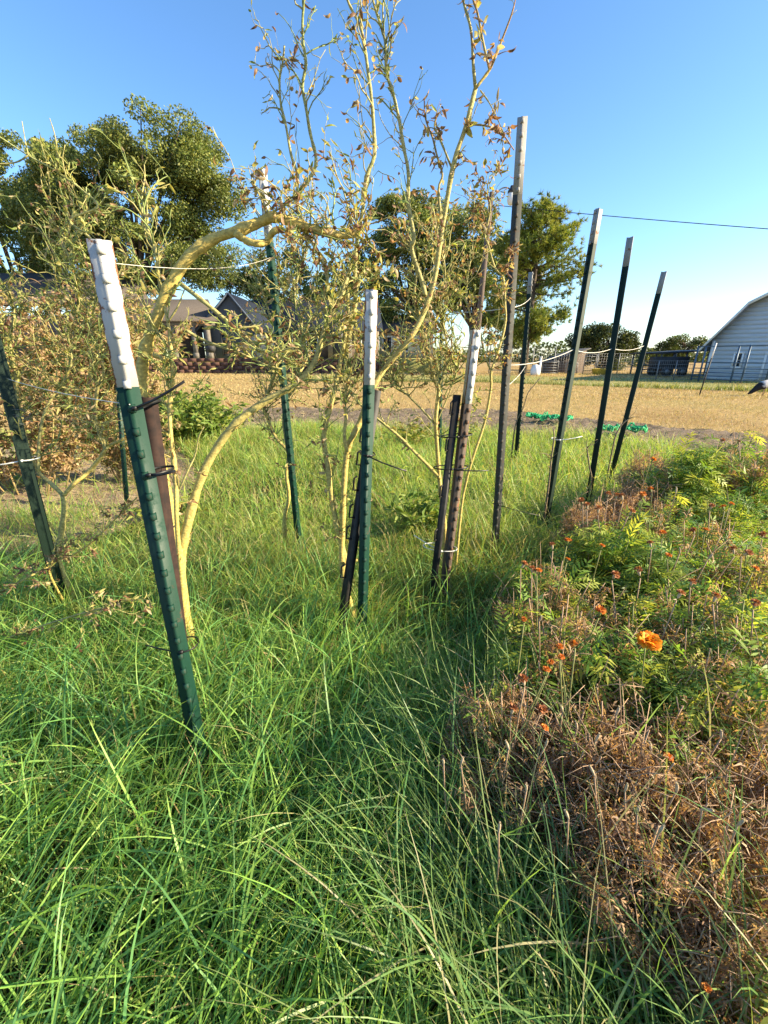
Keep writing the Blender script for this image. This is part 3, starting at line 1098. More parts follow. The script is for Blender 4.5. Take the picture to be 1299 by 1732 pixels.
# ------------------------------------------------------------------ trees
def tree(name, label, base, trunk_h, trunk_r, lobes, nblob, nleaf, lsize, cols, seed, blob_r=(1.0, 1.9), drop=0.0, gaps=0.3):
    r = np.random.default_rng(seed)
    root = empty(name, (base[0], base[1], base[2] if len(base) > 2 else 0), label, 'tree', None)
    bl = []
    wsum = sum(l[3] * l[5] for l in lobes)
    for (cx, cy, cz, rx, ry, rz) in lobes:
        k = max(3, int(nblob * rx * rz / wsum))
        v = r.normal(0, 1, (k, 3))
        v /= np.linalg.norm(v, axis=1)[:, None]
        v *= (r.uniform(0.35, 1.0, (k, 1))) ** 0.5
        c = np.array((cx, cy, cz)) + v * np.array((rx, ry, rz)) * 0.92
        for p in c:
            bl.append((p, r.uniform(*blob_r)))
    tr = MB()
    top = np.array((lobes[0][0] * .5, lobes[0][1] * .5, trunk_h))
    tp = [(0, 0, -.3), (0.05, 0, trunk_h * .4), tuple(top)]
    tr.tube(smooth_path(tp, 3), np.linspace(trunk_r * 1.25, trunk_r * .8, 7), 10)
    for i in r.choice(len(bl), min(len(bl), 26), replace=False):
        p = bl[i][0]
        mid = (top + p) / 2 + r.normal(0, .4, 3)
        mid[2] = max(mid[2], top[2] + .1)
        tr.tube(smooth_path([top - np.array((0, 0, .3)), mid, p], 3), np.linspace(trunk_r * .5, trunk_r * .06, 7), 5)
    tr.build('trunk', M['bark'], root, smooth=True)
    P, S, Cc = [], [], []
    w = np.array([b_[1] ** 2 for b_ in bl])
    cnt = (nleaf * w / w.sum()).astype(int)
    for (p, br), k in zip(bl, cnt):
        v = r.normal(0, 1, (k, 3))
        v /= np.linalg.norm(v, axis=1)[:, None]
        rad = br * r.uniform(0.25, 1.0, (k, 1)) ** 0.6
        q = p + v * rad * np.array((1.1, 1.1, 0.75))
        q[:, 2] -= drop * r.random(k) * (rad[:, 0] / br)
        P.append(q)
        cc = np.array(cols)[r.integers(0, len(cols), k)] * (1 + r.normal(0, .15, (k, 1)))
        tint = 1 + r.normal(0, .12)
        Cc.append(cc * tint)
    P, Cc = np.concatenate(P), np.clip(np.concatenate(Cc), .005, .6)
    leafquads(P, lsize * r.uniform(.6, 1.4, len(P)), Cc, r).build('crown', M['tree_leaf'], root)
    return root


def leafquads(P, S, Cc, r, aspect=0.55):
    n = len(P)
    a = r.normal(0, 1, (n, 3))
    a /= np.linalg.norm(a, axis=1)[:, None]
    b = np.cross(a, r.normal(0, 1, (n, 3)))
    b /= np.linalg.norm(b, axis=1)[:, None] + 1e-9
    a, b = a * (S / 2)[:, None], b * (S * aspect / 2)[:, None]
    V = np.stack([P - a, P + b, P + a, P - b], 1)
    m = MB()
    i = (np.arange(n) * 4)[:, None]
    m.add(V.reshape(-1, 3), [i + np.array([0, 1, 2, 3])[None]], np.repeat(Cc, 4, 0))
    return m


OAK = [(0.115, 0.155, 0.037), (0.16, 0.195, 0.046), (0.08, 0.12, 0.034), (0.23, 0.245, 0.065)]
DARK = [(0.04, 0.06, 0.02), (0.06, 0.08, 0.025), (0.085, 0.10, 0.03)]


def lobe(px, py, rpx, rpy, Y, base, dy=0.0, ry=None):
    """ellipsoid of a crown from its outline in the picture"""
    c = at(px, py, Y)
    e = at(px + rpx, py, Y)
    t_ = at(px, py - rpy, Y)
    rx, rz = e.x - c.x, t_.z - c.z
    return (c.x - base[0], dy, c.z - base[2], rx, ry or rx * .8, rz)


YO = 52
B = (at(235, 600, YO).x, YO, ZT)
tree('oak_tree', 'largest broad oak tree rising behind the grey house', B, 6.5, .6,
     [lobe(225, 330, 135, 110, YO, B), lobe(290, 270, 80, 65, YO, B, -2), lobe(180, 260, 75, 60, YO, B, 1), lobe(110, 370, 80, 95, YO, B, 1), lobe(345, 345, 55, 80, YO, B, -1), lobe(100, 285, 60, 60, YO, B, 1), lobe(60, 360, 60, 80, YO, B, 2), lobe(235, 440, 130, 60, YO, B), lobe(340, 430, 60, 70, YO, B), lobe(375, 330, 35, 50, YO, B), lobe(320, 270, 60, 60, YO, B, 1)],
     340, 180000, 0.24, OAK, 31, (.8, 1.8))
YO = 60
B = (at(20, 600, YO).x, YO, ZT)
tree('oak_tree', 'oak tree at the left edge of the picture, top left of the large oak', B, 6, .5,
     [lobe(35, 300, 75, 85, YO, B), lobe(-30, 330, 80, 90, YO, B), lobe(20, 420, 100, 90, YO, B), lobe(95, 260, 40, 45, YO, B)],
     170, 60000, 0.28, OAK, 32, (.6, 1.5))
YO = 62
B = (at(700, 600, YO).x, YO, ZT)
tree('oak_tree', 'tall oak tree behind the white cottage, above the middle posts', B, 6, .5,
     [lobe(690, 390, 60, 80, YO, B), lobe(715, 350, 42, 42, YO, B), lobe(660, 370, 35, 50, YO, B), lobe(740, 470, 60, 70, YO, B), lobe(680, 500, 70, 60, YO, B), lobe(640, 440, 45, 70, YO, B), lobe(760, 400, 40, 55, YO, B)],
     190, 60000, 0.27, OAK, 33, (.6, 1.4))
YO = 56
B = (at(800, 612, YO).x, YO, 0)
tree('oak_tree', 'bushy oak tree just left of the pine, behind the yard light pole', B, 5, .42,
     [lobe(800, 390, 45, 48, YO, B), lobe(820, 460, 60, 70, YO, B), lobe(775, 470, 45, 70, YO, B), lobe(870, 540, 60, 60, YO, B)],
     150, 48000, 0.25, OAK, 34, (.5, 1.3))
YO = 46
B = (at(1018, 640, YO).x, YO, 0)
tree('live_oak_tree', 'low dark live oak behind the grey shed, between two tall posts', B, 1.4, .2,
     [lobe(1020, 580, 42, 34, YO, B), lobe(985, 585, 28, 32, YO, B), lobe(1052, 592, 24, 30, YO, B), lobe(1040, 610, 30, 18, YO, B)],
     60, 20000, 0.2, DARK, 35, (.5, 1.0))
YO = 60
B = (at(1152, 636, YO).x, YO, 0)
tree('small_oak_tree', 'small sparse tree above the covered pen beside the barn', B, 2, .18,
     [lobe(1152, 585, 30, 26, YO, B), lobe(1130, 592, 18, 20, YO, B), lobe(1178, 590, 18, 20, YO, B)],
     36, 6500, 0.24, DARK + OAK[:1], 36, (.5, 1.0))
YO = 66
B = (at(1095, 634, YO).x, YO, 0)
tree('hedgerow_bush', 'pale bush left of the covered pen, near the rightmost post', B, .8, .12,
     [lobe(1098, 612, 20, 22, YO, B), lobe(1078, 616, 14, 14, YO, B), lobe(1120, 614, 14, 16, YO, B)],
     30, 5500, 0.26, OAK[1:] + [(.16, .17, .05)], 37, (.5, 1.0))
YO = 64
B = (at(530, 600, YO).x, YO, ZT)
tree('oak_tree', 'oak tree behind the brick house wing, low between the branches', B, 4, .4,
     [lobe(470, 470, 55, 60, YO, B), lobe(560, 500, 60, 50, YO, B), lobe(610, 480, 45, 60, YO, B), lobe(410, 500, 40, 50, YO, B)],
     120, 34000, 0.28, OAK, 38, (.6, 1.4))


def pine(base, label, seed):
    r = np.random.default_rng(seed)
    root = empty('pine_tree', base, label, 'tree')
    Y = base[1]
    tr = MB()
    ht = at(890, 345, Y).z
    tr.tube([(0, 0, -.3), (.1, 0, ht * .5), (.2, 0, ht * .96)], [.32, .22, .05], 10)
    P, D = [], []
    outline = [(0.22, 1.6), (0.38, 3.4), (0.55, 4.0), (0.72, 3.5), (0.86, 2.5), (0.97, 1.0)]
    for k in range(110):
        f = r.uniform(.2, .98)
        rad = np.interp(f, [o_[0] for o_ in outline], [o_[1] for o_ in outline]) * r.uniform(.55, 1.1)
        an = r.uniform(0, 6.283)
        a = np.array((.2 * f, 0, ht * f))
        e = a + np.array((math.cos(an) * rad, math.sin(an) * rad, rad * r.uniform(-.05, .45)))
        m_ = (a + e) / 2 + np.array((0, 0, -.15))
        tr.tube(smooth_path([a, m_, e], 3), np.linspace(.07, .015, 7), 4)
        for j in range(26):
            s = r.uniform(.3, 1.05)
            q = a * (1 - s) ** 2 + 2 * m_ * s * (1 - s) + e * s * s if s < 1 else e
            P.append(q + r.normal(0, .26, 3))
            d_ = (e - a) / np.linalg.norm(e - a) + np.array((0, 0, .5))
            D.append(d_)
    tr.build('trunk', M['bark'], root, smooth=True)
    P, D = np.array(P), np.array(D)
    k = 22
    P2 = np.repeat(P, k, 0)
    d = np.repeat(D, k, 0) * .5 + r.normal(0, .6, (len(P2), 3))
    d /= np.linalg.norm(d, axis=1)[:, None]
    sd_ = np.cross(d, r.normal(0, 1, d.shape))
    sd_ /= np.linalg.norm(sd_, axis=1)[:, None]
    L = r.uniform(.22, .42, (len(P2), 1))
    V = np.stack([P2 - sd_ * .028, P2 + sd_ * .028, P2 + d * L], 1).reshape(-1, 3)
    c = np.array([(.17, .22, .04), (.23, .27, .05), (.12, .17, .035), (.30, .31, .06)])[r.integers(0, 4, len(P))] * (1 + r.normal(0, .1, (len(P), 1)))
    m = MB()
    i = (np.arange(len(P2)) * 3)[:, None]
    m.add(V, [i + np.array([0, 1, 2])[None]], np.repeat(np.repeat(c, k, 0), 3, 0))
    m.build('crown', M['tree_leaf'], root)


pine((at(884, 628, 36).x, 36, 0), 'bushy yellow-green pine tree right of the tall grey post', 41)
# dark low wood on the horizon
r_ = np.random.default_rng(50)
n = 16000
x = r_.uniform(-110, 150, n)
P = np.c_[x, 120 + r_.normal(0, 4, n), r_.random(n) ** 1.4 * (2.0 + 3.5 * vnoise(x + 200, x * 0, .09, 8))]
tag(leafquads(P, r_.uniform(.5, 1.1, n), np.array(DARK)[r_.integers(0, 3, n)] * 1.3, r_, .8).build('far_wood', M['tree_leaf']), 'low far-off wood along the horizon', 'wood', kind='stuff')
# ------------------------------------------------------------------ steel T-posts
POST_POLY = [(-.0235, .0012), (-.0062, 0), (-.0042, -.0042), (.0042, -.0042), (.0062, 0), (.0235, .0012), (.0235, .0055), (.0042, .0055), (.003, .043), (-.003, .043), (-.0042, .0055), (-.0235, .0055)]
_stud = {}


def stud_mesh(mat):
    if mat.name not in _stud:
        b = MB()
        V = [(-.0085, -.002, -.010), (.0085, -.002, -.010), (.0085, -.002, .010), (-.0085, -.002, .010), (-.0058, -.0130, -.0075), (.0058, -.0130, -.0075), (.005, -.0105, .006), (-.005, -.0105, .006)]
        b.add(V, [np.array([(0, 1, 5, 4), (1, 2, 6, 5), (2, 3, 7, 6), (3, 0, 4, 7), (4, 5, 6, 7), (3, 2, 1, 0)])])
        o = b.build('stud', mat)
        _stud[mat.name] = o.data
        bpy.data.objects.remove(o)
    return _stud[mat.name]


def frame_from(base, top, facing):
    """z up the post, -y is the studded face; facing: 0 looks at the camera side (-Y), positive turns to the right"""
    z = (top - base).normalized()
    f = Vector((math.sin(R(facing)), -math.cos(R(facing)), 0))
    y = -(f - z * f.dot(z)).normalized()
    x = y.cross(z).normalized()
    return Matrix(((x.x, y.x, z.x, base.x), (x.y, y.y, z.y, base.y), (x.z, y.z, z.z, base.z), (0, 0, 0, 1)))


POSTS = {}


def tpost(key, label, tpx, bpx, g, facing, body, tip, tip_px, dy=0.0, scale=1.0):
    v = gp(bpx[0], bpx[1], g)                       # where it meets the grass tops
    topp = at(tpx[0], tpx[1], v.y + dy)
    d = (topp - v)
    base = v - d * ((v.z - 0.0) / d.z)              # down to the soil
    L = (topp - base).length
    Mx = frame_from(base, topp, facing)
    root = empty('fence_post', None, label, 'post', 'steel T-posts in the garden', Mx)
    # where the paint changes
    if tip_px:
        best = min(np.linspace(.3, 1, 281), key=lambda s: abs(proj(base + (topp - base) * s)[1] - tip_px))
        zt = L * best
    else:
        zt = L
    poly = [(x * scale, y * scale) for x, y in POST_POLY]
    b = MB()
    b.prism(poly, -0.3, zt)
    b.build('shaft', M[body], root)
    if tip_px:
        b = MB()
        b.prism(poly, zt + 0.0005, L)
        b.build('painted_tip', M[tip], root)
    z = L - 0.018
    while z > 0.02:
        o = link('stud', stud_mesh(M[tip] if (tip_px and z > zt) else M[body]), root)
        o.location = (0, 0, z)
        o.scale = (scale,) * 3
        z -= 0.054
    POSTS[key] = (base, topp, Mx)
    return root


def proj(p):
    c, s = math.cos(PITCH), math.sin(PITCH)
    h = p.z - CAM_H
    zc, yc = p.y * c - h * s, p.y * s + h * c
    return PW / 2 + FPX * p.x / zc, PH / 2 - FPX * yc / zc


tpost('A', 'nearest leaning green post with bright white rusty-edged top, at left', (167, 405), (338, 1275), .10, 26, 'green_paint', 'white_paint', 655)
tpost('B', 'green post with white top standing in the middle of the grass', (629, 490), (613, 1055), .15, 24, 'green_paint', 'white_paint', 652)
tpost('C', 'brown post with white top next to a leaning black stake', (808, 558), (757, 970), .22, 34, 'brown_paint', 'white_paint', 683)
tpost('D', 'tallest weathered grey post with long faded white top', (884, 197), (840, 880), .33, -14, 'grey_paint', 'old_white', 330)
tpost('E', 'slim green post with grey top, first right of the tall grey post', (901, 460), (878, 742), .36, 75, 'shaded_green_paint', 'old_white', 497)
tpost('F', 'tall green post with studs on its left edge and grey top', (1009, 353), (932, 812), .44, -76, 'shaded_green_paint', 'old_white', 411)
tpost('G', 'plain green post with grey top, second from the right', (1065, 402), (1003, 790), .42, 186, 'shaded_green_paint', 'old_white', 452)
tpost('H', 'rightmost leaning green post with grey top', (1122, 460), (1043, 765), .38, 188, 'shaded_green_paint', 'old_white', 497)
tpost('I', 'dark green post cut by the left edge, with wire wound round it', (-42, 430), (108, 1012), .15, 170, 'shaded_green_paint', 'white_paint', 455)
tpost('J', 'tall green post with white top behind the arching yellow branch', (444, 285), (503, 888), .25, 38, 'green_paint', 'white_paint', 405)
tpost('K', 'short thin green post just left of the nearest post', (196, 610), (213, 830), .2, 20, 'green_paint', 'green_paint', None, scale=.8)
tpost('M', 'far green post behind the long diagonal branch', (750, 402), (744, 735), .4, 10, 'green_paint', 'white_paint', 440)

# thin post with white tip out on the field
p0, p1 = gp(1183, 668), at(1212, 580, gp(1183, 668).y)
b = MB()
rt = empty('field_post', p0, 'thin dark post with white tip standing in the field before the barn', 'post')
d_ = p1 - p0
b.tube([-d_ * .05, d_ * .72], .022, 6)
b.build('shaft', M['black'], rt)
b = MB()
b.tube([d_ * .7205, d_], .02, 6)
b.build('painted_tip', M['trim'], rt)


# ------------------------------------------------------------------ short dark stakes beside the posts
def ustake(label, tpx, bpx, g, dback, facing, mat, hooks, Y=None):
    """U-channel stake with hook tabs punched out of its back"""
    v = gp(bpx[0], bpx[1], g)
    if Y:
        v = at(bpx[0], bpx[1], Y)
    topp = at(tpx[0], tpx[1], v.y + dback)
    d = topp - v
    base = v - d * (v.z / d.z)
    L = (topp - base).length
    root = empty('garden_stake', None, label, 'stake', 'dark stakes tied to the posts', frame_from(base, topp, facing))
    poly = [(-.021, .012), (-.012, .012), (-.010, -.006), (.010, -.006), (.012, .012), (.021, .012), (.021, .015), (.0095, .015), (.0075, -.003), (-.0075, -.003), (-.0095, .015), (-.021, .015)]
    b = MB()
    b.prism(poly, -.25, L)
    b.build('channel', M[mat], root)
    for z in hooks:
        b = MB()
        zz = z * L
        b.tube([(-.012, .010, zz - .03), (-.036, .006, zz - .03), (-.038, .006, zz + .02), (-.026, .006, zz + .03)], .0045, 5)
        b.build('hook', M[mat], root)
    return base, topp


ustake('rusty brown steel stake behind the nearest leaning post', (249, 672), (287, 960), .2, 0.0, 20, 'rust', (), Y=POSTS['A'][0].y + .075)
SB = ustake('black hooked stake leaning behind the middle post', (637, 660), (578, 1060), .15, 0.12, 10, 'black', (.35, .5, .58, .68, .77, .85))
ustake('black stake leaning against the brown post', (776, 668), (737, 975), .22, 0.05, 35, 'black', (.4, .6, .8, .95))


# ------------------------------------------------------------------ ties and strings
def strap(mb, pts, w, t, wid=Vector((0, 0, 1))):
    """flat band along a path"""
    P = [Vector(p) for p in pts]
    V, F = [], []
    for i, p in enumerate(P):
        T = (P[min(i + 1, len(P) - 1)] - P[max(i - 1, 0)]).normalized()
        N = T.cross(wid).normalized()
        Wd = N.cross(T).normalized()
        for a, c in ((-1, -1), (1, -1), (1, 1), (-1, 1)):
            V.append(tuple(p + Wd * (a * w / 2) + N * (c * t / 2)))
    for i in range(len(P) - 1):
        for k in range(4):
            F.append((i * 4 + k, i * 4 + (k + 1) % 4, i * 4 + 4 + (k + 1) % 4, i * 4 + 4 + k))
    n = len(P) * 4
    mb.add(V, [np.array(F), np.array([(3, 2, 1, 0), (n - 4, n - 3, n - 2, n - 1)])])


def tie(label, centre, rx, ry, tail=None, mat='tie_black', w=.006, tiltz=0.0, turn=0.0):
    """cable tie: loop round posts and stems, square lock, long loose tail"""
    root = empty('cable_tie', centre, label, 'cable tie', 'cable ties holding the plants')
    b = MB()
    pts = []
    for k in range(21):
        a = -.5 * math.pi + 2 * math.pi * k / 20
        x, y = rx * math.cos(a), ry * math.sin(a)
        pts.append((x * math.cos(turn) - y * math.sin(turn), x * math.sin(turn) + y * math.cos(turn), tiltz * x))
    strap(b, pts, w, .0018)
    b.build('loop', M[mat], root)
    b = MB()
    b.box(pts[0], (.009, .009, .009))
    b.build('lock', M[mat], root)
    if tail:
        b = MB()
        q = Vector(tail) - Vector(centre)
        p = Vector(pts[0])
        strap(b, [p, p.lerp(q, .35) + Vector((0, 0, -.004)), p.lerp(q, .7) + Vector((0, 0, -.003)), q], w * .95, .0018, Vector((0, .25, 1)))
        b.build('tail', M[mat], root)
    return root


def onpost(key, py):
    base, topp, Mx = POSTS[key]
    s = min(np.linspace(0, 1, 401), key=lambda q: abs(proj(base + (topp - base) * q)[1] - py))
    return base + (topp - base) * s


pA = onpost('A', 690)
tie('black cable tie at the paint line of the nearest post, its tail pointing up right', pA + Vector((.014, .030, 0)), .036, .042, at(312, 645, pA.y - .03), tiltz=.35)
p = onpost('A', 803)
tie('black cable tie around the nearest post, second from its top', p + Vector((.016, .034, 0)), .036, .044, at(297, 796, p.y - .02), tiltz=.1)
p = onpost('A', 1100)
tie('thin black tie low on the nearest post, pointing left', p + Vector((.008, .03, 0)), .032, .036, at(246, 1091, p.y + .04), w=.004)
p = onpost('B', 770)
tie('black cable tie around the middle post with its tail pointing right', p + Vector((0, .03, 0)), .030, .042, at(688, 797, p.y - .03), tiltz=-.1)
p = onpost('C', 792)
tie('black cable tie joining the brown post and black stake, tail pointing right', p + Vector((-.045, .02, 0)), .085, .045, at(826, 796, p.y - .02), tiltz=.03)
p = onpost('C', 738)
tie('short black cable tie near the top of the black stake beside the brown post', p + Vector((-.035, .02, 0)), .075, .042, None, tiltz=.08)
p = onpost('C', 930)
tie('white tie low around the brown post and its stake', p + Vector((-.05, .03, 0)), .09, .05, at(700, 905, p.y + .02), 'tie_white', .004, tiltz=-.1)
p = onpost('D', 852)
tie('black tie low on the tallest grey post with a long tail', p + Vector((0, .01, 0)), .034, .045, at(912, 872, p.y - .04), w=.004)
p = onpost('I', 776)
tie('white tie around the dark post at the left edge', p + Vector((0, .01, 0)), .034, .045, at(-40, 790, p.y - .05), 'tie_white', .005)
p = onpost('F', 742)
tie('white tie around the tall studded green post near the grass', p + Vector((0, .01, 0)), .04, .045, at(985, 738, p.y - .03), 'tie_white', .005)


def string(label, pts, r=.0025, sag=.03):
    b = MB()
    out = []
    for i in range(len(pts) - 1):
        for k in range(8):
            s = k / 8
            q = pts[i].lerp(pts[i + 1], s)
            q.z -= 4 * s * (1 - s) * sag
            out.append(q)
    out.append(pts[-1])
    b.tube(out, r, 5)
    return tag(b.build('string', M['string']), label, 'string', 'strings between the posts')


def pp(key, py, off=(0, -.006, 0)):
    return onpost(key, py) + Vector(off)


string('pale string tied from the tall grey post across the three right posts', [pp('D', 618), pp('F', 592), pp('G', 589), pp('H', 585)], .0022, .025)
string('slack pale string between the tall grey post and the slim green post', [pp('D', 655), pp('E', 620)], .0021, .02)
string('high pale string from the far post past the tall grey post', [pp('M', 525), pp('D', 521), pp('E', 503)], .0020, .02)
string('thin wire from the nearest post to the dark left post', [pp('I', 640), pp('A', 684)], .0012, .01)
string('high pale string from the nearest post to the tall white-topped post', [pp('A', 445), pp('J', 436)], .0007, .03)
p = onpost('I', 705)
b = MB()
pts = []
for k in range(60):
    a = k * .42
    pts.append(p + Vector((.036 * math.cos(a), .02 + .04 * math.sin(a), .03 * math.sin(k * .11) + .004 * math.sin(k * 1.7))))
b.tube(pts, .0012, 4)
tag(b.build('wire_winding', M['galv']), 'thin wire wound round the dark post at the left edge', 'wire')

# crumpled green netting on the tilled strip
M['net'] = mat_two('green_netting', (0.01, 0.30, 0.10), (0.03, 0.42, 0.16), 30, 0.6)


def netting(label, a, c, w, seed):
    r = np.random.default_rng(seed)
    a, c = Vector(a), Vector(c)
    root = MB()
    d = c - a
    L = d.length
    d.normalize()
    s = Vector((-d.y, d.x, 0))
    nu, nv = int(L / .035), 14
    zz = r.uniform(0, 1, (nu + 3, nv + 3))
    g_ = [[None] * (nv + 1) for _ in range(nu + 1)]
    for i in range(nu + 1):
        for j in range(nv + 1):
            u = i / nu
            wv = w * (.35 + .65 * math.sin(math.pi * min(1, u * .9 + .05))) * (1 + .3 * math.sin(i * .9))
            h = .12 + .14 * (zz[i // 2, j // 3] * .7 + .3 * zz[i, j])
            q = a + d * (u * L) + s * ((j / nv - .5) * wv + .05 * math.sin(i * .5)) + Vector((0, 0, h))
            g_[i][j] = q
    for i in range(nu + 1):
        root.tube([g_[i][j] for j in range(nv + 1)], .009, 3)
    for j in range(nv + 1):
        root.tube([g_[i][j] for i in range(nu + 1)], .009, 3)
    return tag(root.build('garden_netting', M['net']), label, 'netting', 'green netting on the soil')


netting('crumpled bright green netting beside the slim green post', gp(890, 718), gp(965, 724), .55, 1)
netting('crumpled bright green netting between the two rightmost posts', gp(1010, 742), gp(1038, 746), .55, 2)
netting('bright green netting strip right of the rightmost post', gp(1050, 742), gp(1090, 746), .45, 3)
# ------------------------------------------------------------------ tall leggy plants
YEL = np.array((0.44, 0.345, 0.10))
OLV = np.array((0.34, 0.31, 0.12))
GRN = np.array((0.20, 0.25, 0.08))
BRN = np.array((0.24, 0.12, 0.05))


class Plant:
    def __init__(self, name, label, base, seed, group='tall plants tied to the posts'):
        self.root = empty(name, base, label, 'plant', group)
        self.o = Vector(base)
        self.tw, self.lf = MB(), MB()
        self.r = random.Random(seed)
        self.stems = []

    def px(self, pts, Y0, Y1=None):
        Y1 = Y0 if Y1 is None else Y1
        n = len(pts)
        return [at(p[0], p[1], Y0 + (Y1 - Y0) * i / (n - 1) + self.r.uniform(-.012, .012)) for i, p in enumerate(pts)]

    def stem(self, pts, r0, r1, c0=YEL, c1=OLV, n=8, named=True):
        P = smooth_path(pts, 4)
        m = len(P)
        rad = np.linspace(r0, r1, m) * np.array([1 + .10 * self.r.uniform(-1, 1) for _ in range(m)])
        for k in range(3, m - 2, 7):
            rad[k] *= 1.18
        b = MB() if named else self.tw
        b.tube([p - self.o for p in P], rad, n, c0, c1)
        if named:
            b.build('stem', M['stem'], self.root, smooth=True)
        self.stems.append((P, r0, r1))
        return P

    def twigs(self, P, n_, lo=.08, hi=.3, s0=.15, s1=1.0, up=.6, cols=(OLV, GRN), leafmix=(.5, .4, .1), leaves=3, rad=.003, side=.8, depth=1, lsize=1.0):
        for _ in range(int(n_ * 1.45)):
            s = self.r.uniform(s0, s1)
            f = s * (len(P) - 1)
            i = min(int(f), len(P) - 2)
            p = P[i].lerp(P[i + 1], f - i)
            T = (P[i + 1] - P[i]).normalized()
            d = (T * .45 + Vector((self.r.gauss(0, side), self.r.gauss(0, side * .7), self.r.gauss(0, .3) + up))).normalized()
            self.twig(p, d, self.r.uniform(lo, hi), rad * self.r.uniform(.7, 1.3), self.r.choice(cols), leafmix, leaves, depth, lsize)

    def twig(self, p, d, L, rad, c, mix, leaves, depth, lsize=1.0):
        n = 6
        pts = [p]
        q = p.copy()
        d = d.copy()
        for i in range(n):
            d = (d + Vector((self.r.gauss(0, .22), self.r.gauss(0, .22), self.r.gauss(.03, .2)))).normalized()
            q = q + d * (L / n)
            pts.append(q.copy())
            if depth > 0 and i > 0 and self.r.random() < .42:
                dd = (d + Vector((self.r.gauss(0, .8), self.r.gauss(0, .8), self.r.gauss(.1, .5)))).normalized()
                self.twig(q, dd, L * self.r.uniform(.25, .55), rad * .62, c, mix, leaves, depth - 1, lsize)
            for _ in range(1 if self.r.random() < (leaves / n) % 1 else 0) if leaves < n else range(int(leaves / n + self.r.random())):
                self.leaf(q, d, mix, lsize)
        if self.r.random() < .7 and leaves:
            self.leaf(q, d, mix, lsize)
        self.tw.tube([k - self.o for k in pts], np.linspace(rad, rad * .4, n + 1), 4 if rad < .004 else 5, c * self.r.uniform(.8, 1.15), c * self.r.uniform(.85, 1.2))

    def leaf(self, p, d, mix, size=1.0):
        r = self.r
        k = r.random()
        if k < mix[0]:          # grey green curled leaf
            c = np.array(r.choice([(.29, .33, .095), (.38, .38, .125), (.21, .27, .085), (.48, .43, .16)])) * r.uniform(.75, 1.3)
            L, W, curl, droop = r.uniform(.018, .042), r.uniform(.0020, .0045), r.uniform(.5, 2.2), .0
        elif k < mix[0] + mix[1]:   # dead brown leaf, hanging and rolled
            c = np.array(r.choice([(.29, .16, .09), (.38, .245, .14), (.20, .105, .065), (.48, .37, .23)])) * r.uniform(.75, 1.25)
            L, W, curl, droop = r.uniform(.018, .046), r.uniform(.0025, .0065), r.uniform(1.0, 3.4), .9
        else:                   # yellow leaf
            c = np.array((.38, .34, .11)) * r.uniform(.8, 1.1)
            L, W, curl, droop = r.uniform(.022, .04), r.uniform(.005, .010), r.uniform(.2, 1.2), .6
        if getattr(self, 'straw', False) and c[0] > c[1] * 1.15:
            c = c * .55 + np.array((.50, .37, .20)) * .5
        L *= size
        W *= size
        d = (d + Vector((r.gauss(0, .7), r.gauss(0, .7), r.gauss(0, .5) - droop))).normalized()
        s = d.cross(Vector((r.gauss(0, 1), r.gauss(0, 1), r.gauss(0, 1)))).normalized()
        nrm = s.cross(d)
        V, F = [], []
        q = p - self.o
        th = 0.0
        prof = (.25, 1.0, .95, .6, .1)
        for i in range(5):
            dd = d * math.cos(th) + nrm * math.sin(th)
            nn = nrm * math.cos(th) - d * math.sin(th)
            w = W * prof[i]
            V += [tuple(q - s * w + nn * w * .5), tuple(q), tuple(q + s * w + nn * w * .5)]
            q = q + dd * (L / 4)
            th += curl / 4 * r.uniform(.6, 1.4)
        for i in range(4):
            a = i * 3
            F += [(a, a + 1, a + 4, a + 3), (a + 1, a + 2, a + 5, a + 4)]
        self.lf.add(V, [np.array(F)], c)

    def done(self):
        if self.tw.v:
            tag(self.tw.build('twigs', M['twig'], self.root, smooth=True), kind='stuff')
        if self.lf.v:
            tag(self.lf.build('leaves', M['leaf'], self.root), kind='stuff')


def root_at(px, py, g):
    q = gp(px, py, g)
    return Vector((q.x, q.y, 0))


Z2 = lambda L: [(400 + x * .3849, y * .3849) for x, y in L]
Z7 = lambda L: [(420 + x * .3694, 480 + y * .3694) for x, y in L]
Z6 = lambda L: [(200 + x * .3464, 330 + y * .3464) for x, y in L]
ZL = lambda L: [(x * .4042, 600 + y * .4042) for x, y in L]
ZC = lambda L: [(660 + x * .2078, 280 + y * .2078) for x, y in L]

# --- plant beside the nearest post: the thick arching yellow branch
bp = root_at(318, 1090, .10)
A = Plant('tomato_plant', 'old plant with thick arching yellow branch behind the nearest post', bp, 101)
Y = bp.y
b0 = bp - Vector((0, 0, .08))
arc = A.stem([b0] + A.px([(313, 1040), (303, 960), (290, 880), (268, 770), (240, 660), (247, 590), (268, 530), (292, 475), (322, 432), (360, 405), (400, 391), (440, 376), (464, 367), (500, 378), (545, 392), (585, 398), (612, 388)], Y, Y + .12), .024, .012, YEL, YEL * .95, 12)
A.stem(A.px([(397, 393), (412, 404), (432, 412), (452, 408), (462, 392), (480, 385)], Y + .05), .012, .009, YEL, YEL, 9)
A.stem(A.px([(262, 600), (272, 603), (279, 609)], Y, Y - .03), .013, .010, YEL, YEL, 7)
st2 = A.stem([b0 + Vector((.01, -.01, 0))] + A.px([(309, 1010), (307, 940), (318, 885), (338, 815), (362, 765), (400, 715), (450, 678), (500, 650), (532, 612), (548, 560), (575, 505), (592, 455)], Y, Y + .2), .021, .007, YEL, OLV, 10)
st3 = A.stem([b0 + Vector((-.015, .01, .1))] + A.px([(300, 900), (298, 820), (290, 745), (287, 690), (292, 640), (289, 590), (284, 545), (270, 480), (262, 420), (240, 365)], Y - .03, Y + .05), .010, .004, YEL, OLV, 7)
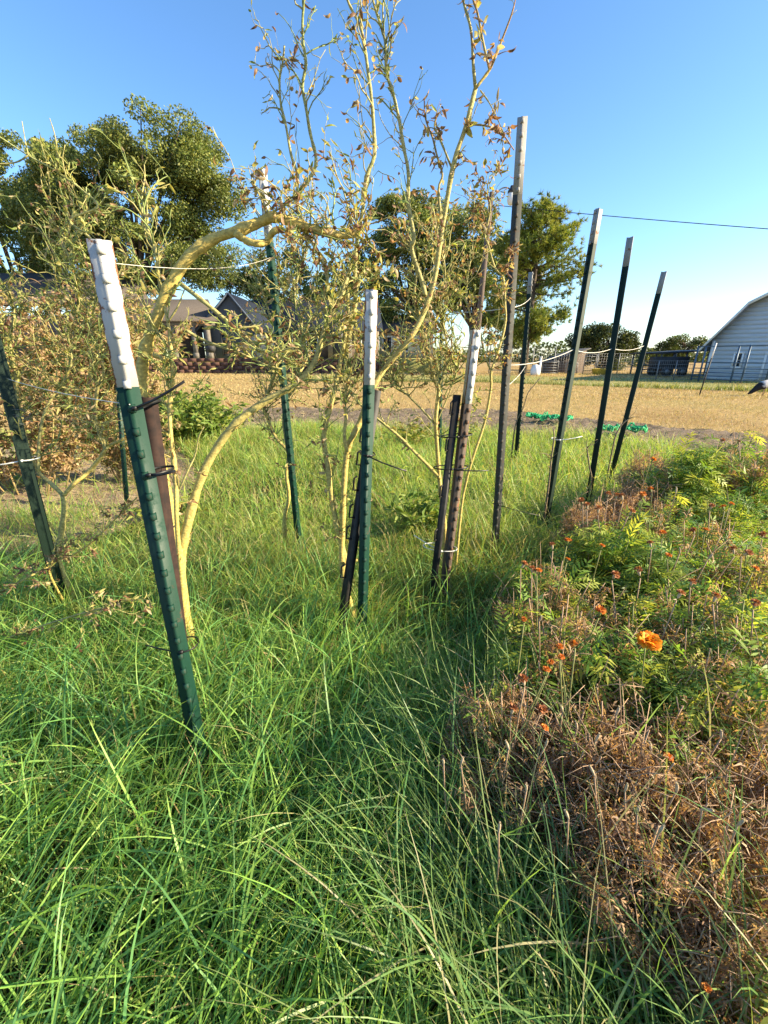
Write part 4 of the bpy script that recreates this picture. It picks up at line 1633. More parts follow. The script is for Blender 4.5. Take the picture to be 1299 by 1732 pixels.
br1 = A.stem(A.px(Z6([(300, 430), (430, 530), (570, 650), (650, 720), (700, 770), (760, 800)]), Y + .03, Y - .1), .0075, .003, OLV, YEL, 6)
br2 = A.stem(A.px(Z6([(330, 660), (400, 700), (500, 740), (640, 790), (720, 830), (800, 850)]), Y + .05, Y - .02), .006, .003, OLV, OLV, 6)
br3 = A.stem(A.px([(298, 840), (316, 800), (330, 770), (336, 740), (345, 722)], Y - .02), .004, .002, OLV, OLV, 5)
A.stem(A.px([(284, 545), (300, 520), (312, 490)], Y), .004, .002, OLV, OLV, 5)
A.twigs(arc, 22, .08, .26, .70, 1.0, .7, leafmix=(.45, .5, .05), leaves=3)
A.twigs(arc, 14, .06, .2, .78, .98, -.2, leafmix=(.3, .65, .05), leaves=4)
A.twigs(st3, 30, .06, .24, .3, 1.0, .7, leafmix=(.75, .2, .05), leaves=2.5)
A.twigs(br1, 12, .06, .16, .3, 1, .6, leafmix=(.6, .4, 0), leaves=2)
A.twigs(br2, 10, .05, .14, .3, 1, .6, leafmix=(.6, .4, 0), leaves=2)
A.twigs(st2, 34, .08, .26, .62, 1.0, .5, leafmix=(.6, .3, .1), leaves=3)
A.twigs(st2, 7, .03, .08, .08, .5, .2, leafmix=(.2, .8, 0), leaves=2, rad=.002, depth=0)
A.twigs(st3, 8, .03, .08, .02, .3, .2, cols=(YEL,), leafmix=(.1, .9, 0), leaves=2, rad=.002, depth=0)
A.done()

# --- plant by the dark left post
bp = root_at(119, 1008, .15)
I = Plant('tomato_plant', 'forked bare plant beside the dark post at the left edge', bp, 102)
Y = bp.y
b0 = bp - Vector((0, 0, .05))
t0 = I.stem([b0] + I.px(ZL([(295, 1000), (250, 880), (240, 830), (256, 750), (270, 640), (262, 585)]), Y), .015, .011, YEL, OLV, 9)
l1 = I.stem(I.px(ZL([(265, 590), (215, 540), (160, 490), (122, 400), (92, 290), (76, 190), (62, 60), (40, -60), (60, -170), (30, -300)]), Y, Y + .1), .009, .004, OLV, OLV, 7)
l2 = I.stem(I.px(ZL([(160, 490), (162, 380), (178, 270), (212, 190), (258, 120), (300, 30), (285, -90), (330, -220), (290, -400), (240, -520)]), Y, Y + .2), .007, .003, OLV, OLV, 7)
l3 = I.stem(I.px(ZL([(268, 588), (310, 540), (380, 480), (440, 395), (425, 340), (400, 270), (406, 150), (435, 60), (380, -100), (400, -260), (330, -480), (310, -570)]), Y, Y + .25), .010, .003, YEL, OLV, 8)
I.stem(I.px(ZL([(440, 395), (470, 375), (518, 352)]), Y + .05), .008, .007, OLV, YEL, 6)
lo = I.stem([b0 + Vector((.0, -.02, .08))] + I.px(ZL([(200, 890), (300, 840), (385, 785), (480, 690), (572, 598)]), Y - .1, Y - .25), .005, .003, YEL, YEL, 6)
lo2 = I.stem(I.px(ZL([(-20, 1015), (100, 940), (200, 890)]), Y - .2, Y - .1), .004, .005, OLV, YEL, 6)
lo3 = I.stem(I.px(ZL([(-20, 1205), (130, 1150), (300, 1095), (430, 1060), (560, 1020)]), Y - .45, Y - .5), .003, .004, OLV, YEL, 6)
# long bare shoot across the top left and its leaves
hi = I.stem(I.px([(196, 452), (150, 400), (118, 372), (165, 350), (140, 322), (110, 300), (88, 285), (48, 263), (20, 245), (-15, 222)], Y + .1, Y + .05), .0045, .0025, OLV, np.array((.4, .42, .15)), 6)
I.stem(I.px([(48, 263), (25, 275), (-15, 278)], Y + .05), .003, .002, OLV, OLV, 5)
I.stem(I.px([(48, 263), (43, 240), (37, 205)], Y + .05), .0022, .0015, OLV, OLV, 5)
I.stem(I.px([(97, 290), (97, 262), (93, 230), (84, 200)], Y + .05), .003, .0015, OLV, OLV, 5)
I.stem(I.px([(112, 300), (106, 270), (110, 245)], Y + .05), .0022, .0012, OLV, OLV, 5)
I.twigs(hi, 16, .03, .10, .1, .75, .4, leafmix=(.9, .1, 0), leaves=4, rad=.002, depth=0, cols=(np.array((.38, .4, .14)),), lsize=1.1)
for s_, k in ((l1, 34), (l2, 44), (l3, 48)):
    I.twigs(s_, k, .10, .34, .25, 1.0, .4, leafmix=(.68, .28, .04), leaves=4)
I.twigs(lo, 14, .04, .12, .05, 1.0, .1, leafmix=(.3, .7, 0), leaves=3, rad=.002)
I.twigs(lo3, 16, .04, .14, .0, 1.0, .1, leafmix=(.5, .5, 0), leaves=3, rad=.002)
I.twigs(lo2, 9, .04, .12, .0, 1.0, .1, leafmix=(.3, .7, 0), leaves=3, rad=.002)
I.done()

# --- plant on the middle post, with the long branch that climbs to the top of the picture
bp = root_at(596, 1040, .14)
B_ = Plant('tomato_plant', 'tall bare plant tied to the middle post, reaching the top of the picture', bp, 103)
Y = bp.y
b0 = bp - Vector((0, 0, .05))
s1 = B_.stem([b0] + B_.px(Z7([(470, 1480), (440, 1385), (446, 1280), (415, 1150), (386, 1010), (366, 860), (346, 720), (356, 640), (386, 530), (406, 430), (432, 300), (452, 150), (456, 50), (440, -60)]), Y, Y + .1), .015, .006, YEL, OLV, 9)
B_.stem(B_.px(Z7([(448, 1275), (475, 1272), (500, 1264)]), Y - .01), .008, .006, YEL, YEL, 6)
s2 = B_.stem(B_.px(Z7([(440, 1385), (428, 1250), (430, 1130), (436, 960), (452, 770), (482, 690), (522, 610), (545, 520), (590, 440), (640, 370), (740, 250), (800, 140)]) + Z2([(870, 1230), (895, 1060), (912, 960), (955, 720), (1010, 550), (1050, 390)]), Y, Y + .12), .014, .0075, YEL, np.array((.38, .33, .12)), 9)
f1 = B_.stem(B_.px(Z2([(1050, 390), (1040, 280), (1030, 130), (1000, 20), (985, -60)]), Y + .12), .006, .003, OLV, OLV, 6)
f2 = B_.stem(B_.px(Z2([(1050, 390), (1110, 310), (1130, 270), (1165, 180), (1210, 60), (1228, -10)]), Y + .12, Y + .08), .005, .0018, YEL, BRN, 6)
f3 = B_.stem(B_.px(Z2([(1112, 308), (1085, 190), (1060, 60), (1040, 0), (1030, -60)]), Y + .12), .004, .0025, OLV, BRN, 6)
f4 = B_.stem(B_.px(Z2([(1012, 548), (1090, 552), (1160, 580), (1220, 660)]), Y + .12, Y + .06), .0035, .0016, OLV, BRN, 5)
f5 = B_.stem(B_.px(Z2([(1072, 398), (1110, 450), (1150, 530), (1180, 600)]), Y + .12, Y + .08), .0026, .0014, OLV, OLV, 5)
f6 = B_.stem(B_.px(Z2([(945, 735), (890, 600), (870, 560), (880, 500)]), Y + .12), .004, .002, OLV, OLV, 5)
f7 = B_.stem(B_.px(Z2([(898, 960), (888, 830), (905, 770), (880, 680), (860, 600), (830, 520), (825, 435)]), Y + .13, Y + .16), .0055, .002, OLV, BRN, 6)
s3 = B_.stem(B_.px(Z7([(452, 770), (440, 700), (448, 600), (440, 540), (462, 420), (500, 300), (490, 150), (500, 0)]), Y, Y + .15), .008, .004, YEL, OLV, 7)
sa = B_.stem(B_.px(Z2([(300, 1440), (350, 1370), (400, 1220), (300, 1000), (265, 900), (270, 780), (240, 680), (215, 540), (195, 460), (190, 350), (205, 260), (210, 200)]), Y + .2), .008, .003, OLV, OLV, 6)
sb = B_.stem(B_.px(Z2([(270, 850), (330, 770), (350, 700), (325, 590), (305, 470), (290, 380), (305, 280), (295, 200), (290, 100), (297, 0), (300, -60)]), Y + .2), .0075, .0035, OLV, GRN, 6)
B_.stem(B_.px(Z2([(295, 410), (270, 340), (215, 270), (185, 240)]), Y + .2), .003, .0016, GRN, GRN, 5)
sc_ = B_.stem(B_.px(Z2([(480, 1559), (500, 1450), (525, 1300), (520, 1200), (530, 1060), (555, 920), (572, 780), (605, 690), (605, 600), (595, 450), (580, 330), (565, 220), (545, 120), (500, 30), (470, -50)]), Y + .1), .010, .0036, OLV, OLV, 7)
B_.stem(B_.px(Z2([(545, 120), (548, 40), (538, -60)]), Y + .1), .003, .002, OLV, OLV, 5)
B_.stem(B_.px(Z2([(580, 370), (540, 320), (510, 240)]), Y + .1), .0025, .0014, GRN, GRN, 5)
sd2 = B_.stem(B_.px(Z2([(830, 1300), (815, 1240), (770, 1100), (780, 1040), (755, 900), (755, 760), (735, 650), (715, 530), (690, 420), (660, 320), (655, 200), (640, 130), (610, 40), (590, -40)]), Y + .15), .009, .0036, OLV, OLV, 7)
B_.stem(B_.px(Z2([(655, 200), (680, 110), (710, 98)]), Y + .15), .002, .0014, GRN, BRN, 5)
B_.stem(B_.px(Z2([(715, 530), (640, 440), (600, 430)]), Y + .15), .0025, .0014, GRN, GRN, 5)
for S_, n_, up_, mx, lv in ((sa, 10, .8, (.35, .65, .0), .7), (sb, 8, .8, (.5, .5, 0), .5), (sc_, 15, .8, (.45, .55, .0), .8), (sd2, 15, .8, (.4, .6, .0), .8), (s3, 24, .6, (.6, .36, .04), 2), (s1, 24, .6, (.6, .36, .04), 2)):
    B_.twigs(S_, n_, .05, .22, .25, .97, up_, leafmix=mx, leaves=lv, rad=.0024)
B_.twigs(sb, 5, .03, .07, .5, 1, .8, leafmix=(.8, .2, 0), leaves=2, rad=.0016, depth=0)
B_.twigs(sd2, 14, .02, .05, .55, 1, .8, leafmix=(.9, .1, 0), leaves=3, rad=.0015, depth=0, lsize=.8)
B_.twigs(s2, 13, .05, .18, .45, .98, .6, leafmix=(.15, .8, .05), leaves=3, rad=.0024)
for S_, n_, lv in ((f1, 7, .6), (f2, 6, 1.2), (f3, 8, 3), (f4, 6, 5), (f5, 5, 3), (f7, 9, 4), (f6, 6, 2)):
    B_.twigs(S_, n_, .02, .09, .1, 1, .2, cols=(OLV, BRN), leafmix=(.06, .86, .08), leaves=lv, rad=.0016, depth=0)
# yellow leaves above the post
for k in range(26):
    B_.leaf(at(626 + B_.r.gauss(0, 16), 455 + B_.r.gauss(0, 18), Y + .1 + B_.r.gauss(0, .05)), Vector((0, 0, -.5)), (0.2, 0, .8), 1.1)
B_.done()

# --- low plant on the tall white-topped post behind
bp = root_at(481, 885, .25)
J = Plant('tomato_plant', 'twisted stem climbing the tall post behind the arching branch', bp, 104)
Y = bp.y
j1 = J.stem([bp - Vector((0, 0, .05))] + J.px(Z7([(165, 1085), (186, 980), (174, 870), (182, 770), (130, 710), (90, 620), (75, 540), (120, 420), (150, 300), (90, 120), (40, -30)]), Y, Y + .1), .013, .006, YEL, OLV, 8)
j2 = J.stem(J.px([(486, 764), (480, 700), (500, 640), (512, 570), (498, 500), (512, 430), (500, 370)], Y, Y + .1), .009, .004, OLV, OLV, 7)
J.twigs(j1, 60, .10, .34, .4, 1, .4, leafmix=(.55, .43, .02), leaves=2.8)
J.twigs(j2, 70, .10, .36, .2, 1, .3, leafmix=(.53, .43, .04), leaves=2.8)
J.twigs(j1, 8, .04, .1, .02, .4, .2, leafmix=(.2, .8, 0), leaves=2, depth=0)
J.done()

# --- plant left of the brown post
bp = root_at(752, 960, .22)
D_ = Plant('tomato_plant', 'many-branched bare plant just left of the brown post', bp, 105)
Y = bp.y
d1 = D_.stem([bp - Vector((0, 0, .05))] + D_.px(Z7([(900, 1150), (885, 1000), (875, 890), (865, 760), (858, 620), (872, 490), (850, 430), (822, 320), (790, 200), (760, 60), (770, -80), (740, -200)]), Y, Y + .15), .012, .005, YEL, OLV, 8)
d2 = D_.stem(D_.px(Z7([(880, 895), (820, 830), (760, 770), (680, 690), (600, 625), (520, 560), (450, 480)]), Y, Y + .05), .009, .005, YEL, OLV, 7)
d3 = D_.stem(D_.px(Z7([(862, 650), (790, 570), (700, 480), (660, 430), (640, 300)]), Y + .05), .006, .003, OLV, OLV, 6)
d4 = D_.stem(D_.px(Z7([(872, 490), (900, 380), (905, 250), (880, 120), (900, -20), (880, -160)]), Y + .1), .006, .003, OLV, OLV, 6)
d5 = D_.stem(D_.px(Z7([(860, 640), (920, 500), (960, 380), (950, 280)]), Y + .1), .004, .002, OLV, OLV, 6)
for S_, k in ((d1, 46), (d2, 8), (d3, 22), (d4, 38), (d5, 14)):
    D_.twigs(S_, k, .08, .30, .35, 1, .5, leafmix=(.5, .48, .02), leaves=2.4)
D_.done()

# --- plant right of the brown post
bp = root_at(772, 925, .25)
C_ = Plant('tomato_plant', 'thin plant climbing right of the brown post', bp, 106)
Y = bp.y
c1_ = C_.stem([bp - Vector((0, 0, .05))] + C_.px(Z7([(965, 1120), (985, 960), (1020, 820), (1080, 640), (1110, 480)]) + ZC([(820, 1680), (870, 1540), (935, 1290), (935, 1130), (920, 920), (850, 830), (800, 650), (770, 570), (800, 450), (815, 330), (790, 200), (812, 80)]), Y, Y + .1), .009, .0022, YEL, OLV, 7)
c2_ = C_.stem(C_.px(ZC([(830, 1690), (790, 1600), (750, 1460), (735, 1360), (690, 1330), (640, 1180), (620, 1080), (630, 920), (655, 760), (675, 600), (680, 400), (685, 200), (670, 140)]), Y + .05, Y + .15), .005, .002, OLV, OLV, 6)
c3_ = C_.stem(C_.px(ZC([(930, 890), (945, 830), (975, 750), (992, 690)]), Y + .1), .003, .0015, BRN, BRN, 5)
c4_ = C_.stem(C_.px(ZC([(870, 1540), (850, 1400), (880, 1250), (885, 1150)]), Y + .1), .003, .0015, OLV, OLV, 5)
c5_ = C_.stem(C_.px([(797, 783), (792, 740), (790, 700), (800, 660)], Y), .004, .002, OLV, OLV, 5)
C_.twigs(c1_, 26, .04, .14, .3, 1, .6, leafmix=(.25, .7, .05), leaves=2.5, rad=.002)
C_.twigs(c2_, 22, .05, .16, .1, 1, .6, leafmix=(.4, .5, .1), leaves=1.5, rad=.002)
C_.twigs(c3_, 8, .02, .06, 0, 1, .2, leafmix=(0, 1, 0), leaves=4, rad=.0015, depth=0)
C_.twigs(c5_, 12, .03, .10, .2, 1, .6, leafmix=(1, 0, 0), leaves=5, rad=.0018, cols=(GRN,))
C_.done()


# --- dried bushes behind at the left
def dry_bush(label, bx, by, h, w, n, seed, mix, shift=0.0, nst=11):
    P = Plant('dried_bush', label, Vector((bx, by, 0)), seed, 'dried bushes at the left')
    for k in range(nst):
        a = P.r.uniform(-1, 1)
        P.straw = True
        top = Vector((bx + a * w + shift, by + P.r.uniform(-.35, .35), h * P.r.uniform(.7, 1.0) * (1 - .15 * abs(a))))
        b0 = Vector((bx + a * w * .35, by + P.r.uniform(-.15, .15), -.03))
        md = (b0 + top) / 2 + Vector((P.r.gauss(0, .1), P.r.gauss(0, .1), .1))
        S = P.stem([b0, md, top], .009, .003, np.array((.30, .22, .10)), OLV, 5, named=False)
        P.twigs(S, n // nst, .12, .42, .1, 1, .15, cols=(OLV, BRN, np.array((.35, .27, .13))), leafmix=mix, leaves=16, rad=.003, side=1.0, lsize=1.75)
    P.done()


dry_bush('large brown dried bush behind the dark left post', -3.5, 4.1, 2.1, .75, 260, 201, (.28, .70, .02))
dry_bush('dried bush with olive upper leaves left of the nearest post', -2.75, 4.5, 2.05, .55, 260, 202, (.45, .53, .02))
dry_bush('dried bush cut off by the left edge of the picture', -4.6, 4.0, 2.2, .7, 180, 203, (.35, .63, .02))


# --- green weeds
def weed(label, bx, by, h, w, n, seed, cols, name='weed_bush', lsize=1.0, lean=0.0, mono=False):
    r = random.Random(seed)
    root = empty(name, (bx, by, 0), label, 'plant', 'green weeds')
    st, lf = MB(), MB()
    for k in range(n):
        a, q = r.uniform(0, 6.28), r.random() ** .5
        e = Vector((math.cos(a) * w * q + lean, math.sin(a) * w * q, h * r.uniform(.45, 1) * (1 - .35 * q)))
        s0 = Vector((e.x * .15, e.y * .15, -.02))
        pts = smooth_path([s0, Vector((e.x * .45, e.y * .45, e.z * .6)), e], 4)
        st.tube(pts, np.linspace(.005, .0015, len(pts)), 4, (.16, .2, .06))
        for j in range(16):
            f = r.uniform(.2, 1) * (len(pts) - 1)
            i = min(int(f), len(pts) - 2)
            p = pts[i].lerp(pts[i + 1], f - i)
            d = Vector((r.gauss(0, 1), r.gauss(0, 1), r.gauss(.5, .6))).normalized()
            L = r.uniform(.05, .10) * lsize
            s = d.cross(Vector((r.gauss(0, 1), r.gauss(0, 1), r.gauss(0, .3)))).normalized() * L * .15
            n_ = d.cross(s).normalized() * L * .12
            c = np.array(r.choice(cols)) * r.uniform(.8, 1.2)
            V = [p, p + d * L * .4 - s + n_, p + d * L * .4, p + d * L * .4 + s + n_, p + d * L - Vector((0, 0, L * .25))]
            lf.add([tuple(v) for v in V], [np.array([(0, 1, 2), (0, 2, 3), (1, 4, 2), (2, 4, 3)])], c)
    st.build('stems', M['twig'], root)
    tag(lf.build('leaves', M['leaf'], root), kind='stuff')


WG = [(.16, .25, .045), (.22, .29, .055), (.11, .19, .04), (.30, .33, .075)]
weed('bushy green weed patch beyond the nearest post', gp(352, 735).x, 6.6, 1.0, 1.15, 210, 301, WG, lsize=1.7)
weed('upright bright green leafy shoot standing above the weed patch', at(350, 700, 6.2).x, 6.2, 1.34, .16, 14, 302, WG, 'leafy_shoot', 1.5)
weed('low green seedlings on the bare soil left of the nearest post', -1.75, 3.3, .30, .32, 26, 303, WG, 'seedling_patch', .9)
weed('green leafy plant growing below the diagonal branch', at(712, 820, 2.9).x, 2.9, .55, .26, 30, 304, WG, 'leafy_weed', 1.1)
weed('yellow-green weed at the edge of the tilled strip behind the middle post', at(690, 720, 6.4).x, 6.4, .5, .5, 30, 305, [(.25, .27, .06), (.2, .25, .05), (.3, .25, .08)], 'leafy_weed', 1.3)

# dead stalks beside the right posts
for (label, pts, Y, r0) in (('bare dead stalk leaning beside the slim green post', [(868, 745), (873, 715), (885, 690), (893, 665), (905, 650), (914, 638)], POSTS['E'][0].y, .009),
                            ('bare dead stalk at the foot of the rightmost post', [(1030, 790), (1036, 760), (1042, 735), (1055, 715), (1073, 704)], POSTS['H'][0].y - .05, .009),
                            ('dead stem at the foot of the studded green post', [(928, 820), (932, 780), (937, 742), (936, 725)], POSTS['F'][0].y - .05, .008),
                            ('short forked dead stem at the foot of the plain green post', [(1000, 815), (997, 790), (993, 760), (992, 755)], POSTS['G'][0].y - .05, .008)):
    q = [at(a, b, Y) for a, b in pts]
    g0 = Vector((q[0].x, q[0].y, 0))
    P = Plant('dead_stalk', label, g0, len(label), 'dead stalks by the right posts')
    S = P.stem([g0 - Vector((0, 0, .05))] + q, r0, r0 * .45, np.array((.14, .10, .06)), np.array((.2, .16, .1)), 6)
    P.twigs(S, 4, .05, .16, .4, .9, .4, cols=(np.array((.18, .14, .08)),), leafmix=(0, 1, 0), leaves=0, rad=.003, depth=0)
    P.done()
# ------------------------------------------------------------------ marigold bed
def pinnate(mb, p, d, L, nl, c, r, curl=0.0, wide=.2):
    """feathery leaf: midrib with pairs of narrow leaflets"""
    up = Vector((r.gauss(0, .4), r.gauss(0, .4), 1))
    s = d.cross(up).normalized()
    nrm = s.cross(d).normalized()
    V, F = [], []

    def leaflet(q, e, l):
        w = e.cross(nrm).normalized() * l * wide * .5
        k = len(V)
        b_ = nrm * (l * .12 * r.uniform(-1, 1.5))
        V.extend([q, q + e * l * .45 - w + b_, q + e * l * .45 + w + b_, q + e * l - nrm * l * curl * r.uniform(.2, .8)])
        F.append((k, k + 1, k + 3, k + 2))

    q = p.copy()
    for i in range(nl):
        f = (i + 1) / nl
        d = (d - nrm * (.10 + curl * .25) * r.uniform(.5, 1.5)).normalized()
        nrm = s.cross(d).normalized()
        q = q + d * (L / nl)
        l = L * .42 * (1 - .5 * abs(f - .5)) * r.uniform(.8, 1.2)
        for sg in (-1, 1):
            leaflet(q, (d * .75 + s * sg * .8 + nrm * r.gauss(0, .15 + curl * .4)).normalized(), l)
    leaflet(q, d, L * .42)
    mb.add([tuple(v) for v in V], [np.array(F)], c)


MG = [(.17, .29, .045), (.25, .36, .055), (.10, .21, .055), (.36, .43, .07), (.48, .50, .085)]
DRY = [(.42, .26, .15), (.33, .19, .11), (.52, .35, .21), (.27, .15, .09), (.47, .31, .17)]
STM = (.36, .24, .15)


def marigold(h, w, live, seed, nstem=22, per=14, fine=1.0):
    """returns stems mesh and foliage mesh of one plant; live is the share of green leaves"""
    r = random.Random(seed)
    st, lf = MB(), MB()
    for k in range(nstem):
        a, q = r.uniform(0, 6.283), r.random() ** .6
        e = Vector((math.cos(a) * w * q, math.sin(a) * w * q, h * (1.0 - .38 * q * q) * r.uniform(.72, 1.05)))
        pts = smooth_path([Vector((e.x * .12, e.y * .12, -.02)), Vector((e.x * .5, e.y * .5, e.z * .45)), e], 3)
        green = r.random() < live
        c = (.17, .19, .06) if green else STM
        st.tube(pts, np.linspace(.0045, .0018, len(pts)), 4, c, tuple(k_ * 1.1 for k_ in c))
        for j in range(per):
            f = (r.uniform(.25, 1) ** .7) * (len(pts) - 1)
            i = min(int(f), len(pts) - 2)
            p = pts[i].lerp(pts[i + 1], f - i)
            d = Vector((r.gauss(0, 1), r.gauss(0, 1), r.gauss(.35, .5))).normalized()
            g_ = green and f > (len(pts) - 1) * .35
            cc = np.array(r.choice(MG if g_ else DRY)) * r.uniform(.8, 1.2)
            if g_:
                pinnate(lf, p, d, r.uniform(.07, .12), 6, cc, r, .15, .20)
            else:
                if r.random() < .5:
                    d = (d + Vector((0, 0, -.9))).normalized()
                pinnate(lf, p, d, r.uniform(.035, .07) * fine, 4, cc, r, 1.0, .2)
        if not green:
            for j in range(4):
                p = pts[-1].lerp(pts[-4], r.random())
                d = Vector((r.gauss(0, .8), r.gauss(0, .8), r.uniform(.2, 1))).normalized()
                st.tube([p, p + d * .05 + Vector((0, 0, .01)), p + d * r.uniform(.08, .14)], [.0016, .0013, .001], 3, STM)
    return st, lf


_mg = {}


def place_marigold(kind, x, y, rot, sc, label, group='marigold plants in the bed'):
    root = empty('marigold_plant', (x, y, 0), label, 'flower', group)
    root.rotation_euler = (0, 0, rot)
    root.scale = (sc, sc, sc)
    if kind not in _mg:
        h, w, live, nst, per, seed = {'green1': (.56, .25, .94, 28, 30, 1), 'green2': (.52, .27, .88, 28, 30, 2), 'mixed1': (.54, .27, .5, 30, 24, 3), 'mixed2': (.52, .28, .3, 30, 24, 4),
                                      'dead1': (.50, .27, .0, 40, 32, 5), 'dead2': (.45, .28, .05, 40, 32, 6)}[kind]
        st, lf = marigold(h, w, live, seed, nst, per)
        a = st.build('stems', M['twig'], root)
        c = tag(lf.build('foliage', M['leaf'], root), kind='stuff')
        _mg[kind] = (a.data, c.data)
    else:
        link('stems', _mg[kind][0], root)
        tag(link('foliage', _mg[kind][1], root), kind='stuff')
    return root


MARI = []
for (px, py, kind, sc, label) in (
        (955, 1130, 'mixed1', .95, 'shaded marigold plant at the left edge of the bed, below the red blooms'),
        (1030, 960, 'green1', 1.0, 'green marigold plant with orange blooms nearest the tall posts'),
        (930, 1030, 'mixed1', .9, 'marigold plant leaning over the grass at the bed edge'),
        (1110, 1000, 'green2', .95, 'leafy marigold plant above the single bright orange bloom'),
        (1090, 1130, 'mixed2', .9, 'half-dead marigold plant holding the single bright orange bloom'),
        (1110, 1215, 'green1', .78, 'bright yellow-green marigold plant below the single bright bloom'),
        (1200, 1080, 'mixed2', 1.0, 'half-dried marigold plant right of the single bright bloom'),
        (1205, 960, 'mixed1', 1.0, 'half-green marigold plant in the middle right of the bed'),
        (1285, 1010, 'mixed1', 1.0, 'marigold plant with fading heads at the right picture edge'),
        (1275, 1150, 'mixed2', 1.0, 'browning marigold plant at the right picture edge below the others'),
        (1190, 1200, 'mixed1', .9, 'dark leafed marigold plant above the dead clump'),
        (1010, 885, 'dead1', 1.0, 'dry brown marigold plant at the back of the bed near the posts'),
        (1085, 845, 'dead2', 1.15, 'dry brown marigold plant left of the dark green back plant'),
        (1120, 905, 'mixed2', 1.0, 'marigold plant with dull orange heads behind the leafy ones'),
        (1235, 890, 'green2', 1.0, 'green marigold plant with small red heads at the back right'),
        (1165, 815, 'green1', 1.25, 'tall dark green marigold plant at the far end of the bed'),
        (1235, 795, 'mixed2', 1.3, 'far tan marigold plant at the back of the bed'),
        (1292, 820, 'mixed1', 1.3, 'yellowing marigold plant at the far right corner of the bed'),
        (1105, 800, 'dead1', 1.2, 'dry marigold plant at the far left corner of the bed'),
        (870, 1265, 'dead1', .9, 'dead brown marigold plant leaning over the grass at the bed front'),
        (965, 1255, 'dead2', 1.0, 'dead marigold plant with pale seed pods in front'),
        (1060, 1300, 'dead1', 1.0, 'dead tan marigold plant in the middle of the front clump'),
        (1150, 1330, 'dead2', 1.0, 'dead marigold plant right of the front clump'),
        (1250, 1300, 'dead1', 1.0, 'dead marigold plant at the right edge of the front clump'),
        (1090, 1450, 'dead1', .85, 'dead marigold plant low in front, behind the broad grass blades'),
        (1220, 1470, 'dead2', .9, 'dead marigold plant in the lower right of the bed'),
        (1270, 1620, 'dead1', .75, 'dead marigold plant in the bottom right corner')):
    if kind[0] != 'd':
        sc *= 1.12
    q = gp(px, py, .30 * sc)
    MARI.append((place_marigold(kind, q.x, q.y, rnd.uniform(0, 6.28), sc, label), q, sc))

# the bed goes on behind the picture, beside the photographer; its shade falls over the grass
eb_s, eb_f = MB(), MB()
for k in range(15):
    st, lf = marigold(.56, .28, (.3, .6, .1)[k % 3], 60 + k, 16, 9)
    ox_, oy_ = rnd.uniform(.55, 1.6), -1.5 + 1.55 * k / 14
    s = rnd.uniform(.95, 1.25)
    for src, dst in ((st, eb_s), (lf, eb_f)):
        V, C = np.concatenate(src.v) * s + np.array((ox_, oy_, 0)), np.concatenate(src.c)
        dst.add(V, src.f, C)
bs = tag(eb_f.build('marigold_bed', M['leaf']), 'rest of the marigold bed in front of the picture', 'flower bed', kind='stuff')
tag(eb_s.build('stems', M['twig'], bs), kind='stuff')


# flower heads
def bloom(r, kind):
    m = MB()
    if kind == 'bloom':
        rings, cols = ((.032, 20, .02), (.030, 19, .3), (.026, 17, .6), (.020, 14, .9), (.013, 10, 1.2)), [(.85, .30, .012), (.90, .40, .02), (.80, .22, .01)]
    elif kind == 'orange':
        rings, cols = ((.016, 11, .1), (.016, 11, .55), (.013, 9, .95), (.008, 6, 1.3)), [(.68, .20, .03), (.52, .12, .025), (.74, .30, .05)]
    elif kind == 'spent':
        rings, cols = ((.014, 11, .2), (.014, 11, .6), (.012, 9, 1.0), (.008, 6, 1.3)), [(.40, .14, .05), (.30, .10, .04), (.48, .22, .10)]
    else:
        rings, cols = ((.010, 6, 1.25), (.007, 4, 1.4)), [(.55, .47, .36), (.45, .36, .26), (.62, .55, .45)]
    for (L, n, el) in rings:
        for k in range(n):
            a = 6.283 * k / n + r.uniform(-.25, .25)
            e = el + r.gauss(0, .16)
            d = Vector((math.cos(a) * math.cos(e), math.sin(a) * math.cos(e), math.sin(e)))
            s = Vector((-math.sin(a), math.cos(a), 0))
            n_ = d.cross(s)
            l, w = L * r.uniform(.85, 1.15), L * .30
            p = Vector((0, 0, .004)) + d * .002
            V = [p, p + d * l * .55 - s * w + n_ * w * .3, p + d * l * .55 + s * w + n_ * w * .3, p + d * l - s * w * 1.1 - Vector((0, 0, l * .12)), p + d * l * 1.05 + n_ * w * .3, p + d * l + s * w * 1.1 - Vector((0, 0, l * .12))]
            m.add([tuple(v) for v in V], [np.array([(0, 1, 2)]), np.array([(1, 3, 4, 2)]), np.array([(2, 4, 5)])], np.array(r.choice(cols)) * r.uniform(.85, 1.15))
    return m


def calyx(kind):
    m = MB()
    prof = [(.0016, -.020), (.0040, -.015), (.0056, -.007), (.0060, .0), (.0045, .005)] if kind != 'pod' else [(.0016, -.036), (.0040, -.028), (.0062, -.012), (.0058, .004), (.0035, .012)]
    lathe(m, prof, 8)
    return m


FM = {}
rb = random.Random(77)
M['calyx_green'] = mat_two('green_calyx', (.12, .16, .04), (.2, .2, .06), 60, .6)
M['calyx_dry'] = mat_two('dry_calyx', (.30, .22, .13), (.46, .36, .24), 60, .8)
for kind in ('bloom', 'orange', 'spent', 'pod'):
    o1 = bloom(rb, kind).build('flower_head', M['petal'])
    o2 = calyx(kind).build('calyx', M['calyx_green'] if kind in ('bloom', 'orange') else M['calyx_dry'], smooth=True)
    FM[kind] = (o1.data, o2.data)
    bpy.data.objects.remove(o1)
    bpy.data.objects.remove(o2)

